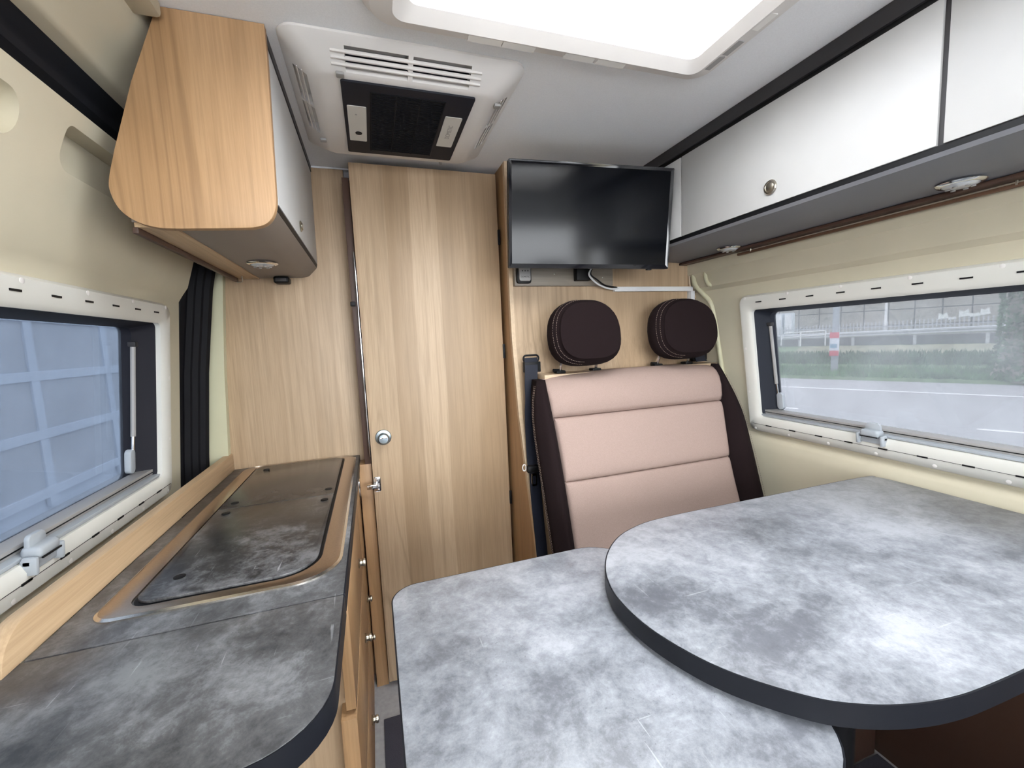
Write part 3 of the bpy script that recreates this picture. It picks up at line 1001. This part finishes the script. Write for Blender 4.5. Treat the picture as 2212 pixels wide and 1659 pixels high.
def pillow(x0, x1, z0, z1, d, back, nx=26, nz=26, p=5.0, pz=None, tail=0):
    """puffed cushion: x0, x1 may be functions of z; d is how far it stands proud of the sloped seat front"""
    pz = pz or p
    fx0 = x0 if callable(x0) else (lambda z: x0)
    fx1 = x1 if callable(x1) else (lambda z: x1)
    bm = bmesh.new()
    F, Bk = [], []
    for j in range(nz + 1):
        tt = .5 - .5 * math.cos(PI * j / nz)
        z = lerp(z0, z1, tt)
        rf, rb = [], []
        for i in range(nx + 1):
            ss = .5 - .5 * math.cos(PI * i / nx)
            x = lerp(fx0(z), fx1(z), ss)
            k = (max(0, 1 - abs(2 * ss - 1) ** p)) ** (1 / p) * (max(0, 1 - abs(2 * tt - 1) ** pz)) ** (1 / pz)
            rf.append(bm.verts.new((x, sby(z) + .018 - d * k, z)))
            rb.append(bm.verts.new((x, sby(z) + .018 + back, z)))
        F.append(rf)
        Bk.append(rb)
    for j in range(nz):
        for i in range(nx):
            bm.faces.new((F[j][i], F[j][i + 1], F[j + 1][i + 1], F[j + 1][i]))
            bm.faces.new((Bk[j][i + 1], Bk[j][i], Bk[j + 1][i], Bk[j + 1][i + 1]))
    for j in range(nz):
        bm.faces.new((F[j][0], F[j + 1][0], Bk[j + 1][0], Bk[j][0]))
        bm.faces.new((F[j + 1][nx], F[j][nx], Bk[j][nx], Bk[j + 1][nx]))
    for i in range(nx):
        bm.faces.new((F[0][i + 1], F[0][i], Bk[0][i], Bk[0][i + 1]))
        bm.faces.new((F[nz][i], F[nz][i + 1], Bk[nz][i + 1], Bk[nz][i]))
    return bm


xl = lambda z: .540 + .006 * math.sin((z - .5) * 5)
xr_ = lambda z: 1.195 + .055 * max(0, (z - .72) / .4) ** 1.5
LT = [(.40, .805), (.775, .979), (.98, 1.128)]
finish(pillow(xl, xr_, .44, .797, .026, .06, p=7, pz=6), 'back_cushion', BEIGE, bs, ang=60)
finish(pillow(xl, xr_, .797, .990, .030, .06, p=7, pz=4), 'back_cushion', BEIGE, bs, ang=60)
# top roll goes over the crest of the backrest
bm = bmesh.new()
prof = [(.990, .018 - .0), (.994, .006), (1.010, -.006), (1.05, -.012), (1.085, -.008), (1.110, .006), (1.124, .026), (1.130, .050), (1.126, .085)]
nx = 30
rows = []
for z, off in prof:
    row = []
    for i in range(nx + 1):
        ss = .5 - .5 * math.cos(PI * i / nx)
        k = (max(0, 1 - abs(2 * ss - 1) ** 8)) ** (1 / 8)
        zc_ = min(z, 1.13)
        y = sby(zc_) + lerp(.018, off, k)
        zz = z - (1 - k) * .035 * max(0, (z - 1.05) / .08) - .012 * abs(2 * ss - 1) ** 3 * max(0, (z - 1.05) / .08) * (1 if ss < .5 else .3)
        row.append(bm.verts.new((lerp(xl(zc_) - .004, xr_(zc_) + .004, ss), y, zz)))
    rows.append(row)
for A, B in zip(rows, rows[1:]):
    for i in range(nx):
        bm.faces.new((A[i], A[i + 1], B[i + 1], B[i]))
finish(bm, 'top_roll', BEIGE, bs, ang=60)


def bolster(x_out, x_in, z0, z1, name='side_bolster'):
    """outer edge curves in towards the top; leans forward of the centre pads"""
    bm = bmesh.new()
    nz, nt = 30, 16
    rows = []
    for j in range(nz + 1):
        z = lerp(z0, z1, j / nz)
        top = max(0, 1 - ((z - z0) / (z1 - z0)) ** 9) ** (1 / 3)
        a, b = x_out(z), x_in(z)
        row = []
        pr = .050 * (.35 + .65 * min(1, (1.13 - z) / .18)) * (.25 + .75 * top)
        for i in range(nt + 1):
            t = i / nt
            # from the rear outer edge round the front to the inner seam
            if t < .35:
                s = t / .35
                x = a + (b - a) * .22 * (1 - s)
                y = sby(z) + lerp(.075, .012, s)
            else:
                s = (t - .35) / .65
                ang = s * PI / 2
                x = lerp(a, b, s)
                y = sby(z) + .012 - pr * math.sin(min(1, s * 1.6) * PI / 2) * (1 - s ** 5) + .004 * s
            row.append(bm.verts.new((x, y, z)))
        row.append(bm.verts.new((b, sby(z) + .075, z)))
        rows.append(row)
    m = len(rows[0])
    for A, B in zip(rows, rows[1:]):
        for i in range(m):
            bm.faces.new((A[i], A[(i + 1) % m], B[(i + 1) % m], B[i]))
    bm.faces.new(rows[0])
    bm.faces.new(rows[-1][::-1])
    return finish(bm, name, DARKF, bs, ang=60)


xol = lambda z: .474 + .034 * max(0, (z - .92) / .19) ** 2.2
xor = lambda z: 1.318 - .050 * max(0, (z - .90) / .22) ** 1.6 - .012 * max(0, (.80 - z) / .35)
bl = bolster(xol, xl, .40, 1.112)
br = bolster(xor, xr_, .40, 1.125)


def stitches(path, r=.0007, on=.0045, gap=.003, parent=None):
    bm = bmesh.new()
    P = [Vector(p) for p in path]
    acc = 0
    for a, b in zip(P, P[1:]):
        L = (b - a).length
        if L < 1e-6:
            continue
        s = 0
        while s < L:
            e = min(L, s + on)
            tube([a.lerp(b, s / L), a.lerp(b, e / L)], r, 4, bm=bm)
            s += on + gap
    o = finish(bm, 'stitching', THREAD, parent, False)
    o['kind'] = 'stuff'
    return o


zz_ = [.42 + i / 30 * .675 for i in range(31)]
stitches([(xol(z) - .0012, sby(z) + .016, z) for z in zz_], parent=bl)
stitches([(xol(z) - .0012, sby(z) + .026, z) for z in zz_], parent=bl)
stitches([(xor(z) - .010, sby(z) - .006, z) for z in zz_], parent=br)
finish(prism([(sby(z) + .075, z) for z in (.3, .5, .8, 1.0, 1.10)] + [(py(z) - .012, z) for z in (1.10, .98, .8, .54, .3)], YZ, .552, 1.285), 'backrest_shell', BLACK, bs)
finish(box(.549, 1.284, 1.318, 1.398, 1.104, 1.126, .002), 'wooden_ledge', OAK_EDGE, bs)
finish(pillow(.50, 1.31, .30, .42, .0, .02), 'lower_back_strip', DARKF, bs)
finish(box(.49, 1.31, .66, 1.06, .40, .49, .03, 4), 'seat_cushion', DARKF, bs)
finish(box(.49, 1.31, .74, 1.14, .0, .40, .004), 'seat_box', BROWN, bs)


def headrest(cx, cy, cz, W, Hh):
    """domed pad on two chrome posts"""
    h = None
    bm = bmesh.new()
    nseg = 44
    depth = .108

    def outl(k):
        a = 2 * PI * k / nseg
        c, s = math.cos(a), math.sin(a)
        p = 3.3
        r = (abs(c) ** p + abs(s) ** p) ** (-1 / p)
        x, z = r * c, r * s
        zt = z
        x *= 1.0 - .10 * max(0, zt) - .16 * max(0, zt) ** 3 - .09 * max(0, -zt) ** 3
        return x * W / 2, z * Hh / 2
    lay = []
    L = 14
    for j in range(L + 1):
        t = -1 + 2 * j / L
        if t < 0:
            sc = (1 - abs(t) ** 3.4) ** (1 / 3.4) if abs(t) < 1 else .0
            sc = max(sc, .84)
        else:
            sc = (1 - abs(t) ** 2.6) ** (1 / 2.6) if abs(t) < 1 else 0
            sc = max(sc, .5)
        lay.append([(x * sc, t * depth / 2, z * sc) for x, z in (outl(k) for k in range(nseg))])
    # reclined a little
    tl = math.radians(9)
    place = lambda x, y, z: Vector((cx + x, cy + y * math.cos(tl) + z * math.sin(tl), cz + z * math.cos(tl) - y * math.sin(tl)))
    rows = [[bm.verts.new(place(*p)) for p in l] for l in lay]
    for A, B in zip(rows, rows[1:]):
        for k in range(nseg):
            bm.faces.new((A[k], A[(k + 1) % nseg], B[(k + 1) % nseg], B[k]))
    # slightly domed front cap
    fc = bm.verts.new(place(0, -depth / 2 - .006, 0))
    mid = [bm.verts.new(place(p[0] * .55, -depth / 2 - .005, p[2] * .55)) for p in lay[0]]
    for k in range(nseg):
        bm.faces.new((mid[k], mid[(k + 1) % nseg], rows[0][(k + 1) % nseg], rows[0][k]))
        bm.faces.new((fc, mid[(k + 1) % nseg], mid[k]))
    bm.faces.new(rows[-1])
    h = finish(bm, 'headrest', DARKF, bs, ang=70)
    h['label'] = 'dark brown fabric headrest'
    for sc, dy in ((.985, -.030), (.93, -.0425)):
        pts = []
        for k in range(13, 32):
            x, z = outl(k)
            pts.append(place(x * sc, dy - .0035, z * sc))
        stitches(pts, .0006, .004, .003, h)
    for dx in (-.070, .070):
        finish(tube([(cx + dx, cy + .034, cz - Hh * .40), (cx + dx, cy + .052, 1.126)], .0052, 10), 'post', CHROME, h)
        finish(box(cx + dx - .018, cx + dx + .018, cy + .036, cy + .068, 1.1265, 1.1365, .004), 'post_sleeve', BLACK, h)
    finish(tube([(cx - .095, cy + .05, 1.138), (cx - .07, cy + .05, 1.136)], .006, 8), 'release_button', BLACK, h)
    return h


headrest(.688, 1.295, 1.262, .262, .222)
headrest(1.095, 1.300, 1.262, .275, .222)

# ---- seat belts
def ribbon(path, wv, th=.0014):
    bm = bmesh.new()
    rows = []
    P = [Vector(p) for p in path]
    for i, p in enumerate(P):
        wd = wv(i / (len(P) - 1)) if callable(wv) else wv
        wd = Vector(wd)
        d = (P[min(i + 1, len(P) - 1)] - P[max(0, i - 1)]).normalized()
        nn = d.cross(wd).normalized() * th
        rows.append([bm.verts.new(p - wd / 2 + nn), bm.verts.new(p + wd / 2 + nn), bm.verts.new(p + wd / 2 - nn), bm.verts.new(p - wd / 2 - nn)])
    for A, B in zip(rows, rows[1:]):
        for k in range(4):
            bm.faces.new((A[k], A[(k + 1) % 4], B[(k + 1) % 4], B[k]))
    bm.faces.new(rows[0])
    bm.faces.new(rows[-1][::-1])
    return bm


sbt = thing('seat_belt', (.50, 1.36, .62), 'black seat belt hanging beside the left headrest', 'seat belt')
finish(tube([(p, 1.378, q) for p, q in rrect(.497, .553, 1.171, 1.194, .0105, 5)], .0034, 8, closed=True), 'guide_loop', BLACK, sbt)
finish(box(.496, .556, 1.366, 1.386, 1.135, 1.171, .002), 'guide_block', BLACK, sbt)
finish(ribbon(smooth_open([(.524, 1.378, 1.185), (.519, 1.364, 1.15), (.514, 1.357, 1.10), (.511, 1.350, 1.05), (.506, 1.346, 1.0), (.503, 1.340, .93), (.500, 1.328, .86), (.497, 1.315, .815)], 6), lambda t: (.047, 0, 0)), 'strap', STRAP, sbt)
finish(ribbon(smooth_open([(.499, 1.318, .82), (.492, 1.296, .75), (.487, 1.270, .67), (.484, 1.246, .59), (.482, 1.228, .52)], 6), lambda t: (.040, .006, 0)), 'lap_strap', STRAP, sbt)
tg = finish(box(.466, .510, 1.292, 1.312, .802, .826, .005), 'tongue_grip', BLACK, sbt)
finish(ring(rrect(.476, .494, .760, .803, .003, 2), rrect(.4800, .4900, .766, .795, .002, 2), lambda p, q, t: (p, t, q), 1.284, 1.287), 'tongue_plate', CHROME, tg)
finish(tube([(.456 + .006 * math.cos(a), 1.30, .822 + .011 * math.sin(a)) for a in [k / 12 * 2 * PI for k in range(12)]], .0018, 6, closed=True), 'belt_stop', PLASTIC, sbt)
sb2 = thing('seat_belt', (1.24, 1.36, 1.13), 'black seat belt end behind the right headrest', 'seat belt')
finish(box(1.192, 1.262, 1.345, 1.372, 1.134, 1.185, .008, 3), 'guide_block', BLACK, sb2)
finish(ribbon([(1.21, 1.340, 1.18), (1.21, 1.325, 1.135), (1.21, 1.318, 1.137)], (.047, 0, 0)), 'strap', STRAP, sb2)

# ================================================================== TABLES
ZT = .824
tb = thing('dining_table', (.85, .5, 0), 'grey laminate dining table with a rounded end beneath the right window', 'table')
edge_pts = [(1.28, .790), (.95, .793), (.70, .794), (.60, .791), (.542, .782), (.477, .756), (.423, .713), (.382, .660), (.358, .606), (.349, .556), (.353, .490), (.374, .424), (.404, .373), (.452, .322), (.492, .296), (.540, .277), (.595, .265), (.66, .260), (.80, .258), (1.10, .258), (1.285, .262), (1.320, .300), (1.323, .45), (1.324, .70), (1.318, .768)]
out = smooth_closed([(x, y) for x, y in edge_pts], 6)


def scaled(o, d):
    cx = sum(p[0] for p in o) / len(o)
    cy = sum(p[1] for p in o) / len(o)
    m = len(o)
    r = []
    for i in range(m):
        a, b, c = Vector(o[i - 1]), Vector(o[i]), Vector(o[(i + 1) % m])
        t = (c - a).normalized()
        nrm = Vector((-t.y, t.x))
        if nrm.dot(b - Vector((cx, cy))) < 0:
            nrm = -nrm
        r.append(tuple(b - nrm * d))
    return r


def table_top(pts, zt, th, parent, mat):
    finish(prism(scaled(pts, .0022), XY, zt - th, zt, .0006), 'table_top', mat, parent)
    finish(ring(pts, scaled(pts, .0022), XY, zt - th - .0004, zt - .0008), 'edge_band', EDGE, parent)


table_top(out, ZT, .030, tb, CONC)
finish(lathe([(.20, .006), (.20, .012), (.06, .02), (.032, .03), (.030, .60), (.06, .70), (.09, .775), (.09, .793)], (.80, .52, 0), (0, 0, 1), 28), 'pedestal', BLACK, tb)
finish(box(1.318, 1.330, .30, .76, .768, .792, .002), 'wall_rail', GREYP, tb)
te = thing('swivel_table_leaf', (.24, .5, .755), 'grey laminate swivel table leaf tucked under the dining table', 'table')
ZL = .786
lp = rrect(.0, .492, .262, .806, (.06, .10, .10, .05), 10)
table_top(lp, ZL, .028, te, CONC)
finish(lathe([(.035, 0), (.035, .007)], (.42, .52, ZL), (0, 0, 1), 20), 'pivot', TRIM, te)
finish(box(.30, .712, .49, .55, .735, .7575, .003), 'swivel_arm', TRIM, te)
mt = thing('carpet', (.4, .6, 0), 'dark blue grey carpet on the floor beside the kitchen drawers', 'carpet')
finish(prism([(-.052, -.04), (1.31, -.04), (1.31, .735), (.47, .735), (.47, 1.375), (-.052, 1.375)], XY, 0, .006, .001), 'carpet_mat', CARPET, mt)

# ================================================================== OUTSIDE, RIGHT: road, bank, wall
ZR = -.65
QV = Vector((.9, .434, 0)).normalized()
EV = Vector((.434, -.9, 0)).normalized()
QE = lambda q, t, z: QV * q + EV * t + Vector((0, 0, z))
gr = struct(finish(box(-60, 60, -60, 60, ZR - .2, ZR), 'ground', ROAD, None, False), 'grey asphalt road')


def qbox(q0, q1, t0, t1, z0, z1, bev=0, bm=None):
    b = box(q0, q1, t0, t1, z0, z1, bev)
    for v in b.verts:
        v.co = QE(*v.co)
    return b if bm is None else merge(bm, b)


finish(qbox(15.72, 15.87, -14, 8, ZR, ZR + .006), 'road_line', PAINTW, gr)
for q, t0, t1 in ((11.58, -3.8, -2.40), (10.8, .40, 1.9), (10.75, 4.4, 5.9)):
    finish(qbox(q - .06, q + .06, t0, t1, ZR, ZR + .006), 'road_dash', PAINTW, gr)
bank = [(18.55, ZR), (18.6, ZR + .10), (20.2, ZR + .25), (21.5, -.05), (22.6, .10), (23.9, .33), (40, .40), (40, ZR)]
bk = struct(finish(prism(bank, lambda p, q, t: QE(p, t, q), -22, 12), 'grass_bank', GRASSG), 'grassy bank beyond the road')
finish(prism([(22.0, .03), (22.6, .115), (23.85, .335), (23.85, .30), (22.0, .0)], lambda p, q, t: QE(p, t, q), -4.9, 8), 'dry_strip', EARTH, bk)
bz = lambda q: interp([(18.55, ZR + .05), (18.6, ZR + .10), (20.2, ZR + .25), (21.5, -.05), (22.6, .10), (23.9, .33), (26, .34)], q)


def blades(name, n, q0, q1, t0, t1, h0, h1, mat, wd, label):
    V, F = [], []
    for i in range(n):
        q, t = random.uniform(q0, q1), random.uniform(t0, t1)
        z = bz(q) - .02
        h = random.uniform(h0, h1)
        a = random.uniform(0, PI)
        wv = (QV * math.cos(a) + EV * math.sin(a)) * wd
        lean = (QV * random.uniform(-.4, .4) + EV * random.uniform(-.4, .4)) * h
        p = QE(q, t, z)
        k = len(V)
        V += [p - wv, p + wv, p + lean + Vector((0, 0, h))]
        F.append((k, k + 1, k + 2))
    me = bpy.data.meshes.new(name)
    me.from_pydata([tuple(v) for v in V], [], F)
    me.materials.append(mat)
    o = bpy.data.objects.new(name, me)
    COL.objects.link(o)
    o['kind'] = 'stuff'
    o['label'] = label
    o['category'] = 'grass'
    return o


blades('verge_grass', 9000, 18.6, 20.4, -9, 5, .08, .22, LEAF, .03, 'short green grass along the road edge')
blades('bank_weeds', 8000, 20.7, 22.0, -9, 5, .10, .30, LEAF2, .05, 'taller green weeds growing on the bank')

# crash barrier, base wall, fence
cbx = thing('crash_barrier', QE(24.0, -3, .3), 'long grey steel crash barrier on top of the grassy bank', 'barrier')
prof = [(24.0, .62), (23.95, .66), (23.95, .70), (24.0, .73), (23.95, .77), (23.95, .82), (24.0, .86), (24.03, .86), (24.03, .62)]
finish(prism([(a, b + .03) for a, b in prof], lambda p, q, t: QE(p, t, q + .031 * (t + 6.5) * .55), -16, 6), 'beam', GALV, cbx, False)
for k in range(11):
    t = -15 + k * 2
    finish(qbox(24.04, 24.14, t - .05, t + .05, .25, .80), 'post', GALV, cbx, False)
bw = thing('kerb_wall', QE(24.5, -3, .3), 'low dark concrete wall below the crash barrier', 'wall')
finish(qbox(24.3, 24.6, -18, 8, .2, .72), 'wall_body', CONCW2, bw, False)
fc = thing('picket_fence', QE(25.2, -3, .3), 'long grey metal picket fence behind the crash barrier', 'fence')
bm = bmesh.new()
for k in range(170):
    t = -16 + k * .13
    qbox(25.18, 25.22, t - .022, t + .022, .35, 1.30 + .016 * (t + 5), bm=bm)
pk = finish(bm, 'pickets', GALV, fc, False)
pk['kind'] = 'stuff'
for z in (.62, 1.12):
    finish(qbox(25.22, 25.26, -16, 6, z - .03, z + .03), 'fence_rail', GALV, fc, False)
# long panelled concrete wall
lw = thing('panel_wall', QE(30, -4, .3), 'long beige concrete panel wall behind the picket fence', 'wall')
finish(qbox(30.08, 30.4, -20, 6, .3, 3.0), 'backing', CONCW2, lw, False)
for k in range(21):
    for r in range(3):
        t = -18.3 + k * 1.0
        z0 = .35 + r * .80
        finish(qbox(30.0, 30.09, t + .02, t + .97, z0 + .02, z0 + .78, .01), 'panel', CONCW, lw, False)
finish(qbox(29.92, 30.45, -20, -1.8, 2.75, 2.9), 'coping', PAINTW, lw, False)
bm = bmesh.new()
for t, z, a, h in ((-.45, 1.33, .38, .34), (-.1, 1.28, .30, .18), (.25, 1.40, .40, .38), (.62, 1.38, .36, .22), (.95, 1.44, .34, .36)):
    merge(bm, prism([(t, z), (t + a, z + .05), (t + a * .8, z + h), (t + a * .45, z + h * .7), (t + .02, z + h * .9)], lambda p, q, s: QE(s, p, q), 29.985, 29.998))
finish(bm, 'graffiti', PAINTW, lw, False)
# lamp post with poster, thin mast, tree
pl = thing('lamp_post', QE(19.5, -2.94, bz(19.5)), 'plain grey lamp post standing on the grass verge', 'post')
finish(lathe([(.11, 0), (.11, 1.4), (.09, 3.0), (.07, 6.0), (0, 6.01)], QE(19.5, -2.94, bz(19.5) - .05), (0, 0, 1), 16), 'pole', plain('pole_grey', (.40, .43, .46), .6), pl)
ps = thing('poster', QE(19.37, -2.95, .15), 'poster with red and white bands tied to the lamp post', 'poster')
finish(qbox(19.32, 19.37, -3.08, -2.80, .15, 1.01), 'board', SIGN_W, ps, False)
finish(qbox(19.31, 19.319, -3.08, -2.80, .80, 1.01), 'red_band', SIGN_R, ps, False)
finish(qbox(19.31, 19.319, -3.08, -2.80, .15, .34), 'red_band', SIGN_R, ps, False)
finish(qbox(19.31, 19.319, -3.06, -2.86, .44, .58), 'blue_print', SIGN_B, ps, False)
ms = thing('thin_mast', QE(25.6, -2.05, .3), 'thin pale mast standing behind the picket fence', 'mast')
finish(lathe([(.05, 0), (.045, 4), (0, 4.01)], QE(25.6, -2.05, .3), (0, 0, 1), 10), 'pole', PAINTW, ms)
ub = []
for t, wdt, top, lab in ((-6.42, .36, 2.02, 'tall white utility cabinet beside the fence, further from the lamp post'), (-5.95, .36, 2.02, 'tall white utility cabinet beside the fence, nearer the lamp post')):
    c = thing('utility_cabinet', QE(26.3, t, .3), lab, 'cabinet', 'utility cabinets behind the fence')
    finish(qbox(26.1, 26.6, t - wdt / 2, t + wdt / 2, .34, top, .02), 'housing', SIGN_W, c, False)
    finish(qbox(26.085, 26.1, t - wdt / 2 + .04, t + wdt / 2 - .04, .9, top - .08), 'door', PAINTW, c, False)
c = thing('junction_box', QE(23.7, -6.3, .3), 'low pale junction box at the end of the crash barrier', 'cabinet')
finish(qbox(23.5, 23.85, -6.75, -5.95, .28, 1.10, .02), 'housing', GALV, c, False)
finish(qbox(23.45, 23.88, -6.8, -5.9, 1.10, 1.14), 'lid', PAINTW, c, False)
hr = thing('hand_railing', QE(23.75, -5, .3), 'pale tubular hand railing in front of the fence', 'railing')
finish(tube([QE(23.75, -5.7, .40), QE(23.75, -5.68, .90), QE(23.75, -5.5, 1.0), QE(23.75, -3.95, 1.05)], .025, 8), 'top_rail', PAINTW, hr)
finish(tube([QE(23.75, -5.66, .78), QE(23.75, -3.95, .86)], .018, 8), 'lower_rail', PAINTW, hr)
for t in (-4.9, -3.95):
    finish(tube([QE(23.75, t, .36), QE(23.75, t, 1.03)], .025, 8), 'post', PAINTW, hr)
tr = thing('tree', QE(19.4, 1.75, bz(19.4)), 'thick old tree trunk with ivy on the verge', 'tree')
bm = bmesh.new()
rows = []
for j in range(22):
    z = -.6 + j * .3
    row = []
    for k in range(28):
        a = 2 * PI * k / 28
        r = .72 + .30 * math.exp(-(z + .6) * 2.2) - .02 * j + .05 * math.sin(a * 5 + z * 1.3) + .035 * math.sin(a * 9 - z * 2.1) + random.uniform(-.02, .02)
        row.append(bm.verts.new(QE(19.4 + r * math.cos(a), 1.78 + r * math.sin(a), z)))
    rows.append(row)
for A, B in zip(rows, rows[1:]):
    for k in range(28):
        bm.faces.new((A[k], A[(k + 1) % 28], B[(k + 1) % 28], B[k]))
finish(bm, 'trunk', BARK, tr, ang=80)
V, F = [], []
for i in range(2600):
    a = random.uniform(PI * .6, PI * 1.5)
    z = -.55 + 3.2 * random.random() ** 1.3
    r = .74 + .30 * math.exp(-(z + .6) * 2.2) + random.uniform(0, .06)
    c = QE(19.4 + r * math.cos(a), 1.78 + r * math.sin(a), z)
    s = random.uniform(.03, .07)
    k = len(V)
    d1 = Vector((random.gauss(0, 1), random.gauss(0, 1), random.gauss(0, 1))).normalized() * s
    d2 = Vector((random.gauss(0, 1), random.gauss(0, 1), random.gauss(0, 1))).normalized() * s
    V += [c - d1, c + d2, c + d1, c - d2]
    F.append((k, k + 1, k + 2, k + 3))
me = bpy.data.meshes.new('ivy')
me.from_pydata([tuple(v) for v in V], [], F)
me.materials.append(LEAF2)
iv = bpy.data.objects.new('ivy_leaves', me)
COL.objects.link(iv)
iv['kind'] = 'stuff'
attach(iv, tr)

# ================================================================== OUTSIDE, LEFT: panelled facade
fa = thing('facade', (-4.2, 6, ZR), 'pale blue grey panelled building facade seen through the kitchen window', 'building')
finish(box(-4.6, -4.06, 1.0, 20, ZR, 5.0), 'wall_body', FACADE2, fa, False)
for k in range(12):
    for r in range(5):
        y0 = .66 + k * 1.55
        z0 = -.42 + (r - 0) * .738
        finish(box(-4.06, -4.03, y0 + .005, y0 + 1.545, z0 + .005, z0 + .733, .004), 'panel', FACADE, fa, False)
for k in range(13):
    finish(box(-4.05, -4.005, .66 + k * 1.55 - .07, .66 + k * 1.55 + .07, -.6, 3.3, .006), 'upright_batten', FACADE2, fa, False)
for r in range(6):
    finish(box(-4.05, -4.000, .6, 19.2, -.42 + r * .738 - .06, -.42 + r * .738 + .06, .006), 'cross_batten', FACADE2, fa, False)
